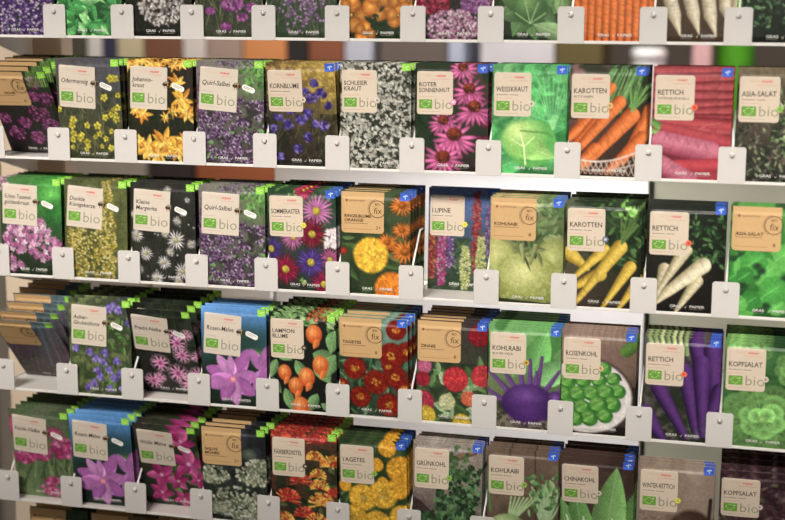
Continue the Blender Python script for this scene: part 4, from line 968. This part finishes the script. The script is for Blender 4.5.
# ------------------------------------------------------------------ the display rack
rack = empty('display_rack', (0, .1, 0))
tag(rack, 'cream metal display rack carrying tiers of seed packets', 'display rack')
def rk(name, mb, bevel=0.0):
    o = mb.build(name, rack, bevel); o.location = (0, -.1, 0); return o
XL, XR = -.553, .47
for r in range(1, 7):
    z = lip_z(r); m = MB()
    # tray pressed from one sheet: front lip, floor and low rear upstand
    m.prism([(.0, z), (.0, z + .0034), (.0012, z + .0034), (.0012, z + .0016), (.108, z + .0016), (.108, z + .009), (.1096, z + .009), (.1096, z)], XL, XR, M_STEEL)
    sh = rk('shelf', m, .0004)
    for x in (XL - .0018, XR):
        b = MB(); b.prism([(.03, z - .006), (.004, z + .0005), (.004, z + .004), (.13, z + .004), (.13, z - .03), (.115, z - .03)], x, x + .0018, M_STEEL)
        b.build('bracket', sh)
def post(x0, x1, y0, y1):
    m = MB(); m.box(x0, x1, y0, y1, 0, 1.72, M_POST)
    p = rk('upright', m, .003)
    sl = MB(); c = (x0 + x1) / 2
    z = .20
    while z < 1.68: sl.box(c - .0065, c + .0065, y0 - .0006, y0 + .002, z, z + .032, M_DARK); z += .04993
    sl.build('slots', p)
post(-.61, -.512, .1306, .165)
post(.4725, .530, .1306, .165)
m = MB(); m.box(-.67, -.49, -.05, .30, 0, .04, M_POST); m.box(.41, .59, -.05, .30, 0, .04, M_POST); m.box(-.49, .41, .12, .16, .01, .04, M_POST); rk('foot', m, .004)
m = MB(); m.box(-.512, .4725, .140, .156, 1.66, 1.70, M_POST); rk('top_rail', m, .002)

# ------------------------------------------------------------------ price tags: plate, round peg, divider wire
def tag_plate():
    w, h, r = .0148, TAGH, .0034; pts = []
    for cx, cz, a0 in ((w - r, h - r, 0), (-w + r, h - r, 90), (-w + r * .4, r * .4, 180), (w - r * .4, r * .4, 270)):
        rr = r if cz > h / 2 else r * .4
        for k in range(7): a = R(a0 + 15 * k); pts.append((cx + rr * math.cos(a), cz + rr * math.sin(a)))
    n = len(pts); ins = .0003
    def ring(y, k): return [(x * (1 - k), y, h / 2 + (z - h / 2) * (1 - k * .7)) for x, z in pts]
    v = ring(-.0013, .02) + ring(-.0011, 0) + ring(-.0001, 0)
    f = [tuple(range(n))[::-1], tuple(range(2 * n, 3 * n))]
    for a in (0, n): f += [(a + k, a + (k + 1) % n, a + n + (k + 1) % n, a + n + k) for k in range(n)]
    m = MB(); m.add(v, f, M_TAG); return m
g_plate = g_peg = g_wire = None
tg = empty('price_tag')
a = tag_plate().build('plate', tg)
pg = MB(); pg.lathe([(.0006, -.0050), (.0020, -.0047), (.0029, -.0036), (.0030, -.0024), (.0022, -.0015), (.0022, -.0013)], (0, 0, TAGH - .0085), 'y', M_TAG, 20); pg.build('peg', tg)
wr = MB(); wr.tube([(0, -.0002, TAGH - .0085), (0, .004, TAGH - .0075), (.0002, .012, TAGH + .004), (.0006, .038, TAGH + .034), (.0006, .041, TAGH + .036), (.0006, .052, TAGH + .036)], .00125, M_WIRE); wr.tube([(0, .0022, TAGH - .008), (0, .0022, .012), (0, .004, .006), (0, .012, .0031), (0, .100, .0031)], .0012, M_WIRE)
wr.build('divider_wire', tg)
SHORT = {rk_: v[5] for rk_, v in SPEC.items()}
first = True
for r in range(1, 6):
    for t in range(0, 11 if r < 5 else 8):
        if first: o = tg; first = False
        else:
            o = tg.copy(); col.objects.link(o)
            for ch in list(tg.children):
                if t == 0 and r in (2, 4) and ch.name.startswith('divider_wire'): continue   # the leaning packets lie over this one
                c = ch.copy(); col.objects.link(c); c.parent = o
        o.location = ((t - 6) * PITCH, 0, lip_z(r))
        where = f'between the {SHORT[(r, t - 1)]} and {SHORT[(r, t)]} packets' if t else f'at the left end before the {SHORT[(r, 0)]} packets'
        tag(o, f'blank white price tag {where}, {ORD[r]} shelf', 'price tag', f'blank price tags on the {ORD[r]} shelf')

# ------------------------------------------------------------------ the shop behind
M_WHITE = plain('white_laminate', (236, 236, 236), .45, 0, 8, .03)
M_SAGE = plain('grey_green_laminate', (150, 150, 132), .5, 0, 8, .06)
M_FLOOR = plain('grey_shop_floor', (140, 130, 120), .45, 0, 3, .12)
M_WALL = plain('warm_grey_wall', (120, 108, 98), .8, 0, 3, .08)
m = MB(); m.box(-4.5, 4.5, -4, 5.0, -.1, 0, M_FLOOR); tag(m.build('floor'), kind='structure')
m = MB(); m.box(-4.5, 4.5, 5.0, 5.1, 0, 3.4, M_WALL); tag(m.build('wall_back'), kind='structure')

def counter(name, label, x0, x1, y0, y1, h, mat, cat='cabinet'):
    t = empty(name, ((x0 + x1) / 2, (y0 + y1) / 2, 0)); tag(t, label, cat)
    ox, oy = -(x0 + x1) / 2, -(y0 + y1) / 2
    def p(n, mb, bv=.002): o = mb.build(n, t, bv); o.location = (ox, oy, 0); return o
    m = MB(); m.box(x0 + .02, x1 - .02, y0 + .03, y1 - .02, 0, .08, M_DARK); p('plinth', m)
    m = MB(); m.box(x0, x1, y0, y1, .08, h - .02, mat); p('body', m)
    m = MB(); m.box(x0 - .002, x1 + .002, y0 - .004, y1, h - .02, h, mat); p('top', m)
    return t
counter('display_cabinet', 'tall plain white cabinet close behind the middle of the rack', -.298, .243, .36, .62, 1.42, M_WHITE)
counter('display_cabinet', 'low white cabinet behind the left part of the rack', -.492, -.304, .36, .62, 1.19, M_WHITE)
counter('display_cabinet', 'grey-green cabinet behind the right end of the rack', .249, .70, .37, .62, 1.42, M_SAGE)
counter('storage_cabinet', 'pale grey-beige cabinet far back at the left', -1.75, -1.26, 2.0, 2.5, 1.24, plain('pale_beige_wood', (150, 140, 128), .6))
counter('storage_cabinet', 'dark cabinet far back beside the pale one', -1.25, -1.12, 2.0, 2.5, 1.24, plain('dark_brown_wood', (46, 38, 36), .6))
counter('storage_cabinet', 'reddish brown wooden cabinet far back, left of centre', -1.11, -.70, 2.0, 2.5, 1.24, plain('red_brown_wood', (150, 84, 50), .55, 0, 6, .2, 0, (1, 1, 12)))
counter('storage_cabinet', 'long dark brown cabinet far back behind the centre and right', -.69, 1.0, 2.0, 2.5, 1.24, plain('deep_brown_wood', (60, 48, 42), .55, 0, 6, .2, 0, (1, 1, 12)))

def carton(x0, x1, c, label, h=.42, y0=2.03, d=.22, z0=1.24, name='storage_box', cat='box'):
    mt = plain('card_' + '_'.join(map(str, c)), c, .7, 0, 12, .06)
    t = empty(name, ((x0 + x1) / 2, y0 + d / 2, z0)); tag(t, label, cat, 'goods on the far cabinets')
    w = (x1 - x0) / 2
    m = MB(); m.box(-w, w, -d / 2, d / 2, 0, h * .82, mt); m.build('body', t, .003)
    m = MB(); m.box(-w - .003, w + .003, -d / 2 - .003, d / 2 + .003, h * .82, h, mt); m.build('lid', t, .003)
E = [(-1.44, -1.40, (206, 200, 192), 'narrow off-white box far back at the left'), (-1.50, -1.45, (70, 66, 54), 'narrow olive grey box far back, leftmost'),
     (-1.395, -1.355, (46, 46, 70), 'narrow dark blue box far back at the left'), (-1.35, -1.275, (186, 172, 140), 'yellowish beige box far back beside the dark blue one'),
     (-1.27, -1.16, (112, 72, 52), 'reddish brown box far back above the third flower packet'), (-1.155, -1.09, (200, 190, 184), 'pale grey box far back right of the reddish brown one'),
     (-1.085, -.985, (152, 130, 118), 'taupe box far back, left of the orange-brown one'), (-.98, -.86, (196, 128, 76), 'orange-brown wooden box far back, left of centre'),
     (-.855, -.80, (28, 24, 24), 'narrow black box far back, left of centre'), (-.795, -.70, (126, 72, 46), 'chestnut brown box far back above the cornflowers'),
     (-.695, -.62, (176, 178, 190), 'bluish white box far back above the white blossom packet'), (-.60, -.42, (96, 84, 78), 'dark taupe box far back above the white blossom packet'),
     (-.415, -.375, (170, 176, 196), 'narrow light blue box far back above the coneflowers'), (-.33, -.14, (200, 196, 200), 'wide light grey box far back above the pale cabbage'),
     (-.135, -.02, (92, 80, 40), 'olive brown box far back above the carrots'), (.205, .25, (216, 170, 172), 'small pink box far back, left of the green bucket')]
for e in E: carton(*e)
def canister(x, c, r, h, label, name, y=2.14):
    mt = plain('pot_' + '_'.join(map(str, c)), c, .4)
    t = empty(name, (x, y, 1.24)); tag(t, label, 'container', 'goods on the far cabinets')
    m = MB(); m.lathe([(r * .8, 0), (r * .86, .01), (r, h * .86), (r, h * .88)], (0, 0, 0), 'z', mt); m.build('body', t)
    m = MB(); m.lathe([(r * 1.04, h * .88), (r * 1.05, h * .96), (r * .9, h), (.01, h)], (0, 0, 0), 'z', mt); m.build('rim', t)
canister(.088, (240, 240, 240), .043, .26, 'white lidded jar far back between black gap and green bucket', 'jar')
canister(.168, (216, 214, 220), .026, .19, 'shorter pale grey jar far back beside the white jar', 'jar')
canister(.305, (92, 176, 44), .050, .40, 'bright green bucket far back at the right', 'bucket')

# ------------------------------------------------------------------ light
def area(name, loc, target, sx, sy, power, c, spread=180):
    l = bpy.data.lights.new(name, 'AREA'); l.shape = 'RECTANGLE'; l.size = sx; l.size_y = sy; l.energy = power; l.color = c; l.spread = R(spread)
    o = bpy.data.objects.new(name, l); col.objects.link(o); o.location = loc
    o.rotation_euler = (Vector(target) - Vector(loc)).to_track_quat('-Z', 'Y').to_euler(); return o
area('ceiling_strip_light', (.2, -1.6, 2.40), (.2, 0, 1.35), 2.6, .2, 6.7, (1, .94, .87), 31)
area('front_fill_light', (-.3, -2.6, 2.9), (0, 0, 1.2), 1.6, 1.6, 4.5, (1, .93, .86))  # added soft fill from behind the camera, stands for no particular lamp
area('aisle_ceiling_light', (.17, .24, 2.3), (.17, .36, 1.25), .16, .1, 10, (.97, .97, 1), 62)
area('far_fill_light', (-.3, 1.2, 2.8), (-.4, 2.1, 1.3), 2.0, .6, 56, (1, .94, .88))  # added fill lamp that brightens the goods on the far cabinets
w = bpy.data.worlds.new('World'); sc.world = w; w.use_nodes = True
bg = w.node_tree.nodes['Background']; bg.inputs['Color'].default_value = (1, .93, .86, 1); bg.inputs['Strength'].default_value = .16

# ------------------------------------------------------------------ camera
cam = bpy.data.cameras.new('camera'); co = bpy.data.objects.new('camera', cam); col.objects.link(co)
right = Vector((.96623, .25763, .00517)); up = Vector((-.0499, .16737, .98463)); fwd = Vector((-.2528, .95164, -.17458))
co.matrix_world = Matrix(((right.x, up.x, -fwd.x, .39754), (right.y, up.y, -fwd.y, -1.58188), (right.z, up.z, -fwd.z, Z0 + .29552), (0, 0, 0, 1)))
cam.sensor_width = 36; cam.lens = 1414.04 / 785 * 36; cam.clip_start = .05
cam.dof.use_dof = True; cam.dof.focus_distance = 1.68; cam.dof.aperture_fstop = 3.0; cam.dof.aperture_blades = 7
sc.camera = co
sc.view_settings.view_transform = 'Standard'; sc.view_settings.look = 'None'; sc.view_settings.exposure = 0; sc.view_settings.gamma = 1
sc.view_settings.use_curve_mapping = False
